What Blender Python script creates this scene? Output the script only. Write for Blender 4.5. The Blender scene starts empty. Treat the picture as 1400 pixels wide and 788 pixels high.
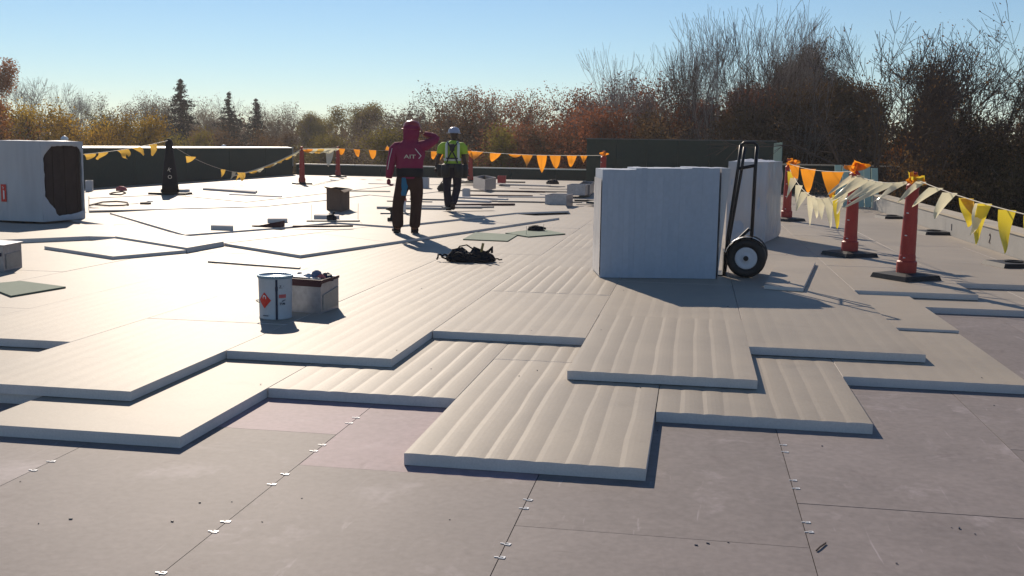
import bpy, bmesh, math, random
import numpy as np
from mathutils import Vector, Matrix, Euler

# ------------------------------------------------------------------ camera
S = bpy.context.scene
C = S.collection
F, PITCH, ROLL, YAW, EYE = 1453.35, .1335, .01583, .16758, 1.606     # metres, radians, focal in 1/1400 widths

def cam_axes():
    fw = Vector((0, math.cos(PITCH), -math.sin(PITCH)))
    up = Vector((0, math.sin(PITCH), math.cos(PITCH)))
    rt = Vector((1, 0, 0))
    c, s = math.cos(ROLL), math.sin(ROLL)
    r2, u2 = c*rt + s*up, -s*rt + c*up
    Z = Matrix.Rotation(YAW, 3, 'Z')
    return Z @ r2, Z @ fw, Z @ u2
RT, FW, UP = cam_axes()
cam = bpy.data.cameras.new('camera'); camo = bpy.data.objects.new('camera', cam); C.objects.link(camo)
cam.sensor_width = 36; cam.lens = F/1400*36; cam.clip_end = 5000; cam.clip_start = .05
m = Matrix((RT, UP, -FW)).transposed().to_4x4(); m.translation = Vector((0, 0, EYE)); camo.matrix_world = m
S.camera = camo

# ------------------------------------------------------------------ light
SUN_EL, SUN_AZ = math.radians(29), math.radians(25)      # azimuth to the left of +Y
sd = Vector((-math.sin(SUN_AZ)*math.cos(SUN_EL), math.cos(SUN_AZ)*math.cos(SUN_EL), math.sin(SUN_EL)))
W = bpy.data.worlds.new("World"); S.world = W; W.use_nodes = True
nt = W.node_tree; nt.nodes.clear()
sky = nt.nodes.new('ShaderNodeTexSky'); sky.sky_type = 'NISHITA'; sky.sun_disc = False
sky.sun_elevation = SUN_EL; sky.sun_rotation = -SUN_AZ; sky.air_density = 1.0; sky.dust_density = .0; sky.ozone_density = 4.5
bg = nt.nodes.new('ShaderNodeBackground'); bg.inputs[1].default_value = .078
out = nt.nodes.new('ShaderNodeOutputWorld')
nt.links.new(sky.outputs[0], bg.inputs[0]); nt.links.new(bg.outputs[0], out.inputs[0])
sun = bpy.data.lights.new('sun', 'SUN'); sun.energy = 4.4; sun.angle = math.radians(.5); sun.color = (1, .86, .70)
suno = bpy.data.objects.new('sun', sun); C.objects.link(suno)
suno.rotation_euler = (-sd).to_track_quat('-Z', 'Y').to_euler()
S.view_settings.view_transform = 'Standard'; S.view_settings.look = 'None'; S.view_settings.gamma = 1
S.view_settings.exposure = 0.2

# ------------------------------------------------------------------ helpers
def at(px, py, z=0.):
    """point at height z seen in the direction (px, py) of the surveyed photograph"""
    d = RT*((px-700)/F) + UP*((394-py)/F) + FW
    t = (z-EYE)/d.z
    return Vector((d.x*t, d.y*t, z))
def away(px, dist):
    """direction (px) at camera depth dist, on the horizon"""
    y = 198.9 + ROLL*(px-700)
    d = RT*((px-700)/F) + UP*((394-y)/F) + FW
    d = Vector((d.x, d.y, 0)); f2 = Vector((-math.sin(YAW), math.cos(YAW), 0))
    return d * (dist/d.dot(f2))
def ztop(px, py, dist): return EYE - (py-(198.9+ROLL*(px-700)))/F*dist*1.0

def tag(o, label=None, cat=None, group=None, kind=None):
    if label: o['label'] = label
    if cat: o['category'] = cat
    if group: o['group'] = group
    if kind: o['kind'] = kind
    return o
def empty(name, loc=(0, 0, 0), rz=0, label=None, cat=None, group=None):
    o = bpy.data.objects.new(name, None); C.objects.link(o); o.location = loc; o.rotation_euler = (0, 0, rz)
    o.empty_display_size = .1
    return tag(o, label, cat, group)
def link(name, me, parent=None, loc=None, rz=0):
    o = bpy.data.objects.new(name, me); C.objects.link(o)
    if parent: o.parent = parent
    if loc is not None: o.location = loc
    o.rotation_euler = (0, 0, rz)
    return o
def dup(root, loc, rz=None, scale=None, label=None, group=None):
    r = root.copy(); C.objects.link(r); r.location = loc
    if rz is not None: r.rotation_euler = (0, 0, rz)
    if scale is not None: r.scale = scale
    if label: r['label'] = label
    if group: r['group'] = group
    for ch in list(root.children):
        c = ch.copy(); C.objects.link(c); c.parent = r
        for g in ch.children:
            d = g.copy(); C.objects.link(d); d.parent = c
    return r

class MB:
    def __init__(s): s.v = []; s.f = []; s.m = []; s.cur = 0
    def add(s, vs, fs):
        n = len(s.v); s.v += [tuple(v) for v in vs]; s.f += [tuple(i+n for i in f) for f in fs]; s.m += [s.cur]*len(fs); return s
    def box(s, x0, x1, y0, y1, z0, z1, M=None):
        vs = [Vector((x, y, z)) for z in (z0, z1) for y in (y0, y1) for x in (x0, x1)]
        if M: vs = [M @ v for v in vs]
        return s.add(vs, [(0, 2, 3, 1), (4, 5, 7, 6), (0, 1, 5, 4), (2, 6, 7, 3), (0, 4, 6, 2), (1, 3, 7, 5)])
    def prism(s, pts, z0, z1):
        n = len(pts); vs = [(p[0], p[1], z0) for p in pts] + [(p[0], p[1], z1) for p in pts]
        a = sum(pts[i][0]*pts[(i+1) % n][1]-pts[(i+1) % n][0]*pts[i][1] for i in range(n))
        fs = [tuple(range(n))[::-1], tuple(range(n, 2*n))] + [(i, (i+1) % n, n+(i+1) % n, n+i) for i in range(n)]
        if a < 0: fs = [f[::-1] for f in fs]
        return s.add(vs, fs)
    def tube(s, path, r, n=8, cap=True):
        path = [Vector(p) for p in path]; rs = r if isinstance(r, (list, tuple)) else [r]*len(path)
        vs = []; fs = []; ref = None
        for i, p in enumerate(path):
            d = (path[min(i+1, len(path)-1)]-path[max(i-1, 0)]).normalized()
            if ref is None: ref = d.orthogonal().normalized()
            ref = (ref - d*ref.dot(d)); ref = ref.normalized() if ref.length > 1e-5 else d.orthogonal().normalized()
            b = d.cross(ref)
            for k in range(n):
                a = 2*math.pi*k/n; vs.append(p + (ref*math.cos(a)+b*math.sin(a))*rs[i])
        for i in range(len(path)-1):
            for k in range(n): fs.append((i*n+k, i*n+(k+1) % n, (i+1)*n+(k+1) % n, (i+1)*n+k))
        if cap: fs.append(tuple(range(n))[::-1]); fs.append(tuple((len(path)-1)*n+k for k in range(n)))
        return s.add(vs, fs)
    def lathe(s, prof, n=16, M=None):
        vs = []; fs = []
        for r, z in prof:
            for k in range(n):
                a = 2*math.pi*k/n; v = Vector((r*math.cos(a), r*math.sin(a), z)); vs.append(M @ v if M else v)
        for i in range(len(prof)-1):
            for k in range(n): fs.append((i*n+k, i*n+(k+1) % n, (i+1)*n+(k+1) % n, (i+1)*n+k))
        fs.append(tuple(range(n))[::-1]); fs.append(tuple((len(prof)-1)*n+k for k in range(n)))
        return s.add(vs, fs)
    def loft(s, rings, n=28, wr=.0, seed=0):
        from mathutils import noise
        vs = []; fs = []; fine_ = []
        for i in range(len(rings)-1):
            for k in range(3): fine_.append([a+(b_-a)*k/3 for a, b_ in zip(rings[i], rings[i+1])])
        fine_.append(list(rings[-1]))
        for cx, cy, z, rx, ry in fine_:
            for k in range(n):
                a = 2*math.pi*k/n; w = 1+wr*(noise.noise(Vector((math.cos(a)*2.2+seed, math.sin(a)*2.2, z*9)))+.6*noise.noise(Vector((math.cos(a)*5, math.sin(a)*5+seed, z*22))))
                vs.append((cx+rx*w*math.cos(a), cy+ry*w*math.sin(a), z))
        m_ = len(fine_)
        fs = [(i*n+k, i*n+(k+1) % n, (i+1)*n+(k+1) % n, (i+1)*n+k) for i in range(m_-1) for k in range(n)]+[tuple(range(n))[::-1], tuple((m_-1)*n+k for k in range(n))]
        return s.add(vs, fs)
    def mesh(s, name, mats, smooth=False, bevel=0):
        me = bpy.data.meshes.new(name); me.from_pydata(s.v, [], s.f)
        if not isinstance(mats, (list, tuple)): mats = [mats]
        for mm in mats: me.materials.append(mm)
        if len(mats) > 1: me.polygons.foreach_set('material_index', s.m)
        if bevel:
            bm = bmesh.new(); bm.from_mesh(me)
            bmesh.ops.bevel(bm, geom=list(bm.edges), offset=bevel, segments=2, affect='EDGES', profile=.5)
            bm.to_mesh(me); bm.free()
        if smooth: me.polygons.foreach_set('use_smooth', [True]*len(me.polygons))
        me.update(); return me
    def build(s, name, mats, parent=None, smooth=False, bevel=0, loc=None, rz=0):
        return link(name, s.mesh(name, mats, smooth, bevel), parent, loc, rz)

def mat(name, col, rough=.6, spec=.5, metal=0., var=.0, vscale=3., fine=.0, fscale=60., col2=None, bump=0., bscale=40., transl=0., objvar=0., stretch=None, coat=0, scuff=None):
    M = bpy.data.materials.new(name); M.use_nodes = True; n = M.node_tree; N = n.nodes; L = n.links
    b = N['Principled BSDF']; b.inputs['Roughness'].default_value = rough; b.inputs['Metallic'].default_value = metal
    b.inputs['Specular IOR Level'].default_value = spec; b.inputs['Coat Weight'].default_value = coat
    c1 = (*col, 1); c2 = (*(col2 or tuple(x*.6 for x in col)), 1)
    last = None
    tc = N.new('ShaderNodeTexCoord'); mp = N.new('ShaderNodeMapping'); L.new(tc.outputs['Object'], mp.inputs[0])
    if stretch: mp.inputs['Scale'].default_value = stretch
    oi = N.new('ShaderNodeObjectInfo')
    ad = N.new('ShaderNodeVectorMath'); ad.operation = 'ADD'; L.new(mp.outputs[0], ad.inputs[0])
    mu = N.new('ShaderNodeMath'); mu.operation = 'MULTIPLY'; mu.inputs[1].default_value = 37; L.new(oi.outputs['Random'], mu.inputs[0]); L.new(mu.outputs[0], ad.inputs[1])
    rgb = N.new('ShaderNodeMix'); rgb.data_type = 'RGBA'; rgb.inputs['A'].default_value = c1; rgb.inputs['B'].default_value = c2; rgb.inputs['Factor'].default_value = 0
    if var:
        t = N.new('ShaderNodeTexNoise'); t.inputs['Scale'].default_value = vscale; t.inputs['Detail'].default_value = 6; t.inputs['Roughness'].default_value = .62
        L.new(ad.outputs[0], t.inputs[0])
        r = N.new('ShaderNodeMapRange'); r.inputs[1].default_value = .35; r.inputs[2].default_value = .68; r.inputs[3].default_value = 0; r.inputs[4].default_value = var
        L.new(t.outputs[0], r.inputs[0]); L.new(r.outputs[0], rgb.inputs['Factor'])
    last = rgb.outputs['Result']
    for sc_ in (scuff or []):       # (colour, scale, low, high, strength, stretch)
        ms = N.new('ShaderNodeMapping'); ms.inputs['Scale'].default_value = sc_[5]; ms.inputs['Rotation'].default_value = (0, 0, sc_[6]); L.new(ad.outputs[0], ms.inputs[0])
        ts = N.new('ShaderNodeTexNoise'); ts.inputs['Scale'].default_value = sc_[1]; ts.inputs['Detail'].default_value = 8; ts.inputs['Roughness'].default_value = .7; ts.inputs['Distortion'].default_value = .6; L.new(ms.outputs[0], ts.inputs[0])
        rs = N.new('ShaderNodeMapRange'); rs.inputs[1].default_value = sc_[2]; rs.inputs[2].default_value = sc_[3]; rs.inputs[4].default_value = sc_[4]; L.new(ts.outputs[0], rs.inputs[0])
        mxs = N.new('ShaderNodeMix'); mxs.data_type = 'RGBA'; mxs.inputs['B'].default_value = (*sc_[0], 1); L.new(rs.outputs[0], mxs.inputs['Factor']); L.new(last, mxs.inputs['A']); last = mxs.outputs['Result']
    if fine or objvar:
        hsv = N.new('ShaderNodeHueSaturation'); L.new(last, hsv.inputs['Color']); last = hsv.outputs[0]
        val = N.new('ShaderNodeMath'); val.operation = 'ADD'; val.inputs[0].default_value = 1
        if objvar:
            q = N.new('ShaderNodeMapRange'); q.inputs[3].default_value = 1-objvar; q.inputs[4].default_value = 1+objvar; L.new(oi.outputs['Random'], q.inputs[0]); L.new(q.outputs[0], val.inputs[0])
        if fine:
            t2 = N.new('ShaderNodeTexNoise'); t2.inputs['Scale'].default_value = fscale; t2.inputs['Detail'].default_value = 4; L.new(ad.outputs[0], t2.inputs[0])
            q2 = N.new('ShaderNodeMapRange'); q2.inputs[1].default_value = .3; q2.inputs[2].default_value = .7; q2.inputs[3].default_value = -fine; q2.inputs[4].default_value = fine
            L.new(t2.outputs[0], q2.inputs[0]); L.new(q2.outputs[0], val.inputs[1])
        else: val.inputs[1].default_value = 0
        L.new(val.outputs[0], hsv.inputs['Value'])
    L.new(last, b.inputs['Base Color'])
    if bump:
        t3 = N.new('ShaderNodeTexNoise'); t3.inputs['Scale'].default_value = bscale; t3.inputs['Detail'].default_value = 5; L.new(ad.outputs[0], t3.inputs[0])
        bp = N.new('ShaderNodeBump'); bp.inputs['Strength'].default_value = 1; bp.inputs['Distance'].default_value = bump; L.new(t3.outputs[0], bp.inputs['Height']); L.new(bp.outputs[0], b.inputs['Normal'])
    if transl:
        tr = N.new('ShaderNodeBsdfTranslucent'); L.new(last, tr.inputs[0]); mx = N.new('ShaderNodeMixShader'); mx.inputs[0].default_value = transl
        L.new(b.outputs[0], mx.inputs[1]); L.new(tr.outputs[0], mx.inputs[2]); L.new(mx.outputs[0], N['Material Output'].inputs[0])
    return M

SC_BASE = [((.46, .40, .41), 2.2, .57, .76, .6, (1, 1, 1), 0), ((.50, .44, .45), 3.0, .63, .72, .5, (6, .5, 1), .5), ((.12, .09, .09), 4.0, .60, .78, .5, (1, .7, 1), 1.0), ((.10, .08, .08), 3.0, .69, .74, .5, (.5, 7, 1), .25)]
SC_FACE = [((.20, .17, .14), 2.5, .58, .80, .4, (1, 1, 1), 0), ((.22, .19, .16), 3.5, .64, .72, .4, (7, .45, 1), .15), ((.48, .44, .39), 3.0, .66, .76, .4, (.6, 4, 1), .6)]
M_base = mat('gypsum_cover_board', (.245, .212, .203), .66, .16, var=.75, vscale=1.6, fine=.10, fscale=26, col2=(.19, .166, .160), objvar=.07, bump=.0006, bscale=45, scuff=SC_BASE)
M_base2 = mat('pinkish_cover_board', (.35, .26, .28), .66, .16, var=.75, vscale=1.6, fine=.10, fscale=26, col2=(.28, .215, .23), objvar=.05, bump=.0006, bscale=45, scuff=SC_BASE)
M_facer = mat('insulation_facer', (.355, .307, .248), .58, .19, var=.7, vscale=1.3, fine=.05, fscale=70, col2=(.285, .25, .21), objvar=.045, bump=.0007, bscale=28, scuff=SC_FACE)
M_foam = mat('foam_edge', (.70, .66, .63), .85, .2, var=.5, vscale=6, fine=.06, fscale=90, col2=(.60, .56, .53), bump=.001, bscale=90)
M_deck = mat('roof_membrane', (.12, .11, .11), .8, .2, var=.6)
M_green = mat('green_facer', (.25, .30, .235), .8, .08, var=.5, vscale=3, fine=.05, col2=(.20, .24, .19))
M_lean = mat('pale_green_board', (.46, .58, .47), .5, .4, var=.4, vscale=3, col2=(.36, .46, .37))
M_greenedge = mat('green_board_edge', (.12, .16, .12), .8, .2)
M_wall = mat('dark_green_membrane', (.020, .042, .035), .7, .2, var=.5, vscale=.8, fine=.08, fscale=9, col2=(.020, .036, .031), objvar=.08)
M_cap = mat('metal_cap', (.72, .70, .64), .35, .5, metal=.5, var=.3)
M_capwood = mat('parapet_cap', (.50, .43, .32), .6, .4, var=.6, vscale=4, col2=(.36, .31, .24), fine=.08)
M_parin = mat('parapet_face', (.34, .33, .31), .6, .3, var=.6, vscale=2, col2=(.27, .265, .25), fine=.05, fscale=30)
M_wrap = mat('white_plastic_wrap', (.47, .49, .52), .38, .5, var=.6, vscale=2.2, col2=(.38, .41, .46), fine=.04, fscale=12, bump=.004, bscale=7, stretch=(1, 1, .15))
M_wrap2 = mat('grey_white_wrap', (.50, .50, .52), .36, .5, var=.6, vscale=3, col2=(.39, .39, .42), fine=.05, fscale=10, bump=.006, bscale=9, stretch=(1, 1, .12))
M_edgeA = mat('stacked_foam', (.42, .47, .55), .7, .3, var=.6, vscale=2.5, col2=(.35, .41, .50), fine=.05, fscale=20, objvar=.015, bump=.001, bscale=40)
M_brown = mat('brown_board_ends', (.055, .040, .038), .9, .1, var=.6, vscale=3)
M_black = mat('black_rubber', (.018, .018, .020), .6, .4, var=.5, vscale=10, fine=.2)
M_blackm = mat('black_painted_steel', (.012, .012, .015), .45, .4)
M_rim = mat('white_wheel_rim', (.60, .60, .64), .45, .5)
M_chrome = mat('pale_steel', (.6, .6, .6), .35, .5, metal=.8)
M_orange = mat('orange_red_plastic', (.40, .040, .030), .5, .4, var=.5, vscale=5, col2=(.28, .028, .024), fine=.08, transl=.0)
M_white = mat('white_plastic', (.75, .75, .75), .4, .5)
M_can = mat('white_pail', (.46, .52, .58), .35, .5, var=.3, vscale=6, fine=.04)
M_canrim = mat('blue_rim', (.20, .33, .42), .35, .5, metal=.3)
M_red = mat('red_print', (.60, .03, .02), .5, .4)
M_dark = mat('dark_print', (.02, .03, .06), .6, .3)
M_pink = mat('pink_print', (.52, .12, .12), .6, .3)
M_galv = mat('galvanised_sheet', (.42, .41, .43), .38, .5, metal=.55, var=.7, vscale=7, col2=(.32, .31, .33), fine=.12, fscale=25)
M_galv2 = mat('dull_sheet', (.40, .36, .32), .6, .4, metal=.1, var=.6, vscale=7, col2=(.28, .25, .22), fine=.1)
M_rust = mat('dark_red_strip', (.07, .025, .03), .7, .3)
M_card = mat('cardboard', (.17, .115, .085), .85, .2, var=.6, vscale=5, col2=(.11, .075, .06))
M_cloth = mat('black_nylon', (.010, .009, .014), .75, .3, var=.6, vscale=12)
M_flagO = mat('orange_pennant', (.85, .31, .02), .35, .5, transl=.65, objvar=.1)
M_flagY = mat('yellow_pennant', (.80, .62, .05), .22, .8, transl=.5, objvar=.15)
M_flagW = mat('glare_pale_pennant', (.80, .74, .52), .16, .9, transl=.45, objvar=.1)  # pale colour stands in for sun glare on the near yellow pennants
M_flagD = mat('dull_gold_pennant', (.72, .44, .08), .4, .5, transl=.5, objvar=.15)
M_cord = mat('pale_cord', (.62, .56, .45), .6, .3)
M_grass = mat('dry_grass', (.07, .07, .035), .9, .1, var=1, vscale=.05, col2=(.10, .075, .04), fine=.3, fscale=3)
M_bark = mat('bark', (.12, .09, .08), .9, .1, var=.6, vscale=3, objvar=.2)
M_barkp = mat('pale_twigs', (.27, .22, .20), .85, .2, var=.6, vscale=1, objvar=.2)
def leafm(n, c, c2, tr=.5): return mat(n, c, .8, .12, var=1, vscale=.55, col2=c2, fine=.5, fscale=2.2, transl=tr, objvar=.2)
M_leaf = {
 'gold': leafm('golden_leaves', (.46, .26, .030), (.24, .17, .025)),
 'olive': leafm('olive_leaves', (.24, .18, .035), (.13, .115, .025)),
 'orange': leafm('orange_leaves', (.36, .12, .020), (.18, .07, .018)),
 'rust': leafm('rusty_leaves', (.26, .085, .035), (.14, .055, .028)),
 'brown': leafm('brown_leaves', (.17, .095, .040), (.09, .055, .028)),
 'dark': leafm('dark_leaves', (.060, .048, .026), (.040, .030, .018), .35),
 'grey': leafm('grey_brown_leaves', (.22, .17, .12), (.12, .095, .07)),
 'needle': leafm('spruce_needles', (.022, .026, .016), (.014, .016, .012), .1)}

# ------------------------------------------------------------------ setting: ground and building
g = MB(); g.add([(-900, -300, -6.2), (900, -300, -6.2), (900, 1500, -6.2), (-900, 1500, -6.2)], [(0, 1, 2, 3)])
tag(g.build('ground', M_grass), kind='structure')
XL, XR, YB = -18.05, 4.56, 46.6
b = MB(); b.box(XL-.3, XR+.45, -4, YB+.3, -6.19, -.03)
tag(b.build('building_walls', mat('brick_wall', (.25, .15, .11), .9, .2)), kind='structure')
roof = MB().box(XL-.28, XR+.43, -3.98, YB+.28, -.029, -.016).build('roof_deck', M_deck); tag(roof, kind='structure')
ext = MB().box(XR+.435, 6.0, 28.9, YB, -.5, .10).build('rear_roof', M_parin); tag(ext, kind='structure')

# boards -------------------------------------------------------------
rnd = random.Random(7)
def board_mesh(name, w, l, t, ribs, amp, seed, segs=4, ny=4, top=None, edge=None):
    """board with a ribbed facer; front left bottom corner at the origin"""
    r = random.Random(seed); n = ribs*segs
    xs = [[0]*(n+1) for _ in range(ny+1)]; zs = [[0]*(n+1) for _ in range(ny+1)]
    ph = [r.uniform(-.10, .10) for _ in range(ribs+1)]; am = [r.uniform(.55, 1.15) for _ in range(ribs)]
    for j in range(ny+1):
        wob = [p + r.uniform(-.045, .045) for p in ph]; wob[0] = wob[-1] = 0
        for i in range(n+1):
            k, u = divmod(i, segs); u /= segs
            a = (k + wob[min(k, ribs)])/ribs; bb = (k+1+wob[min(k+1, ribs)])/ribs
            xs[j][i] = w*(a + (bb-a)*u) if k < ribs else w
            zs[j][i] = t + (amp*am[min(k, ribs-1)]*(math.sin(math.pi*u**.8))**.8 if k < ribs and u > 0 else 0)
            if j in (0, ny): zs[j][i] -= amp*.25
    vs = []; fs = []; mi = []
    for j in range(ny+1):
        for i in range(n+1): vs.append((xs[j][i], l*j/ny, zs[j][i]))
    for j in range(ny):
        for i in range(n): fs.append((j*(n+1)+i, j*(n+1)+i+1, (j+1)*(n+1)+i+1, (j+1)*(n+1)+i)); mi.append(0)
    o = len(vs); vs += [(0, 0, 0), (w, 0, 0), (w, l, 0), (0, l, 0)]
    last = ny*(n+1)
    fs.append(tuple([o, o+1] + list(range(n, -1, -1)))); mi.append(1)
    fs.append(tuple([o+2, o+3] + list(range(last, last+n+1)))); mi.append(1)
    fs.append(tuple([o+1, o+2] + [j*(n+1)+n for j in range(ny, -1, -1)])); mi.append(1)
    fs.append(tuple([o+3, o] + [j*(n+1) for j in range(ny+1)])); mi.append(1)
    fs.append((o+3, o+2, o+1, o)); mi.append(1)
    me = bpy.data.meshes.new(name); me.from_pydata(vs, [], fs)
    me.materials.append(top or M_facer); me.materials.append(edge or M_foam)
    me.polygons.foreach_set('material_index', mi); me.update()
    return me
CW = 1.226
def boards(x0s, fronts, z0, t, yend, styles):
    cache = {}
    for ci, (x0, x1) in enumerate(x0s):
        y = fronts[ci]; row = 0
        while y < yend(x0):
            l = min(2.44, yend(x0)-y) if yend(x0)-y > .5 else 2.44
            st = styles(ci, row, x0, y); w = round(x1-x0-.006, 3); key = (w, round(l, 2), st, rnd.randint(0, 1))
            if key not in cache:
                ribs, amp, sg, ny = {'strong': (9, .0034, 5, 5), 'soft': (9, .0014, 3, 3), 'faint': (9, .0007, 2, 1), 'flat': (2, .0, 1, 1)}[st]
                cache[key] = board_mesh('insulation_board', w, l-.006, t, ribs, amp, len(cache)+3, sg, ny)
            o = link('insulation_board', cache[key], roof, (x0+.003+rnd.uniform(-.002, .002), y+rnd.uniform(-.004, .004) if row else y, z0+rnd.uniform(-.0015, .0015)))
            o.rotation_euler = (rnd.uniform(-.0005, .0005), rnd.uniform(-.0008, .0008), rnd.uniform(-.0012, .0012))
            y += 2.44; row += 1
# base layer: brownish cover boards with their seams
bx = [-5.58, -4.35, -3.125, -1.905, -.70, .52, 1.76, 2.98, 4.2]
bstart = [.3, 1.2, .6+.02, 2.48-2.44, 1.86-2.44, 2.42-2.44, 1.15, .9, .4]
def base_board(x0, x1, y, l):
    me = board_mesh('cover_board', x1-x0-.004, l-.005, .0145, 1, 0, 1, 1, 1, M_base2 if (abs(x0+1.905) < .01 and 4 < y < 5) or (x0 < -3 and y > 4) else M_base, M_base)
    return link('cover_board', me, roof, (x0+.002, y, -.0155+rnd.uniform(0, .0015)))
bb_index = []
for i in range(len(bx)):
    x0 = bx[i]; x1 = bx[i+1] if i+1 < len(bx) else XR
    y = bstart[i]
    while y < (12.0 if x0 > .4 else 8.6):
        bb_index.append((x0, x1, y, base_board(x0, x1, y, 2.44))); y += 2.44
# plastic seam clips on the base boards
clipm2 = MB()
for x0, x1, y0, y1 in ((-.030, -.006, -.004, .005), (-.004, .030, -.015, -.007), (.022, .031, -.007, .008), (.0, .031, .008, .016)): clipm2.box(x0, x1, y0, y1, 0, .005)
cm = clipm2.mesh('clip', M_white)
clip_px = [(219.6, 784), (291, 727.5), (308, 714), (371, 663), (389, 649), (428.6, 617), (440, 608.6), (477, 579), (486.5, 571.5), (44.6, 643.6), (69.6, 631.4),
           (691, 744.6), (683, 763), (716, 695.7), (721.4, 684), (1070.7, 609), (1073, 618.6), (1084, 657.5), (1088, 668.6), (1101.8, 714.6), (1106, 728)]
for k, (px, py) in enumerate(clip_px):
    p = at(px, py, 0)
    host = next((q[3] for q in bb_index if q[0]-.03 <= p.x <= q[1]-.03 and q[2] <= p.y <= q[2]+2.44), bb_index[0][3])
    c = link('clip', cm, host, p-host.location, rnd.uniform(-.25, .25))
    c.location.z = .0155
    c.scale = (.72, .72, .5) if k <= 14 else (.62, .62, .5)
# first layer
L1x = [(-5.05, -3.83), (-3.83, -2.605), (-2.605, -1.39), (-1.39, -.175), (-.175, 1.06), (1.06, 2.29), (2.29, 3.52), (3.52, XR-.01)]
L1f = [5.72, 5.055, 6.215, 5.03, 6.18, 7.465, 11.11, 11.13]
s1 = {0: 'flat', 1: 'flat', 2: 'strong', 3: 'strong', 4: 'strong', 5: 'soft', 6: 'flat', 7: 'flat'}
boards(L1x, L1f, .001, .061, lambda x: 13.4 if x > .9 else 10.2, lambda ci, r, x, y: s1[ci])
# second layer over the whole roof
xs = [-18.0 + .0]
L2x = [(-4.46, -3.24), (-3.24, -2.02), (-2.02, -.79), (-.79, .452), (.452, 1.73), (1.73, 2.99), (2.99, 4.21), (4.21, XR-.012)]
L2f = [5.69, 6.995, 8.155, 6.895, 8.09, 11.74, 12.755, 12.8]
x = -4.46
while x > -17.9:
    L2x.insert(0, (max(x-1.222, -17.98), x)); L2f.insert(0, 7.02 if x > -5 else (5.9 if x > -9 else 6.4)); x -= 1.222
n0 = len(L2x)-8
def st2(ci, r, x, y):
    if abs(x+.79) < .01 and r == 0: return 'strong'
    if abs(x+2.02) < .01: return ['soft', 'strong', 'soft', 'strong'][r] if r < 4 else 'faint'
    if abs(x+3.24) < .01: return 'soft' if r in (0, 1, 2) else 'faint'
    if abs(x+.79) < .01: return ['strong', 'soft', 'soft', 'strong'][r] if r < 4 else 'faint'
    if abs(x-.452) < .01: return 'soft' if r < 2 else 'faint'
    if y > 20: return 'flat'
    if x < -3.3: return 'flat' if x < -6 else 'faint'
    return 'faint'
boards(L2x, L2f, .067, .059, lambda x: YB-.15, st2)

def slab(name, pts, z0, z1, parent=None, top=None, edge=None, label=None, cat=None, group=None):
    pts = [Vector((p[0], p[1], 0)) for p in pts]; c = sum(pts, Vector())/len(pts); n = len(pts)
    a = sum(pts[i].x*pts[(i+1) % n].y-pts[(i+1) % n].x*pts[i].y for i in range(n))
    if a < 0: pts = pts[::-1]
    q = [p-c for p in pts]
    me = bpy.data.meshes.new(name)
    me.from_pydata([(p.x, p.y, 0) for p in q]+[(p.x, p.y, z1-z0) for p in q], [], [tuple(range(n))[::-1], tuple(range(n, 2*n))]+[(i, (i+1) % n, n+(i+1) % n, n+i) for i in range(n)])
    me.materials.append(top or M_facer); me.materials.append(edge or M_foam)
    me.polygons.foreach_set('material_index', [1, 0]+[1]*n); me.update()
    o = link(name, me, parent, (c.x, c.y, z0)); tag(o, label, cat, group); return o
def quadpx(l, z): return [at(a, b_, z) for a, b_ in l]

# third layer: tapered boards laid askew
c0 = Vector((-4.95, 12.93, 0)); U = Vector((.572, 2.11, 0)); V = Vector((-1.56, 1.16, 0))
def para(i, j, di=1., dj=1.):
    o = c0+U*i+V*j; e = .002
    return [o+U*e+V*e, o+U*(di-e)+V*e, o+U*(di-e)+V*(dj-e), o+U*e+V*(dj-e)]
for j in range(0, 5):
    for i in range(0 if j else 0, 4):
        slab('insulation_board', para(i, j), .129, .164+rnd.uniform(0, .005) + .003*(j % 2), roof)
slab('insulation_board', [(-7.04, 12.05), (-6.58, 13.05), (-8.30, 14.27), (-8.55, 12.93)], .129, .168, roof)
slab('insulation_board', [(-6.575, 13.07), (-6.52, 14.07), (-8.07, 15.22), (-8.31, 14.30)], .129, .196, roof)
slab('insulation_board', [(-9.62, 13.25), (-8.74, 14.30), (-8.33, 14.33), (-8.10, 15.24), (-9.62, 16.38), (-10.9, 16.0), (-10.8, 13.9)], .129, .186, roof)
slab('insulation_board', [(-10.82, 13.9), (-10.92, 16.0), (-13, 17.2), (-13, 14.3)], .129, .168, roof)
def strip_of(front, back, z0, z1):
    for k in range(len(front)-1):
        a, b_, c, d = at(*front[k], z1), at(*front[k+1], z1), at(*back[k+1], z1), at(*back[k], z1)
        slab('insulation_board', [a, b_, c, d], z0, z1+.0015*(k % 2), roof)
fr4 = [(253, 321), (398, 310), (457, 304), (536, 309.5), (706, 291), (778, 288.5)]
bk4 = [(150, 291), (325, 281.5), (430, 273), (500, 264), (640, 262), (760, 262)]
strip_of(fr4, bk4, .162, .196)
fr5 = [(122, 288), (240, 285.5), (359, 282.5), (444, 274), (505, 266.5), (538, 269.4), (600, 262)]
bk5 = [(122, 268), (230, 261), (326, 275), (430, 264), (476, 259), (539, 252.6), (600, 251)]
strip_of(fr5, bk5, .188, .211)
fr6 = [(122, 271), (230, 266), (336, 276.4), (444, 264.5), (476, 261), (539, 253.6), (620, 252)]
bk6 = [(122, 263), (230, 256), (330, 248), (430, 243.5), (476, 243), (539, 243), (620, 244)]
strip_of(fr6, bk6, .205, .224)

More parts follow.
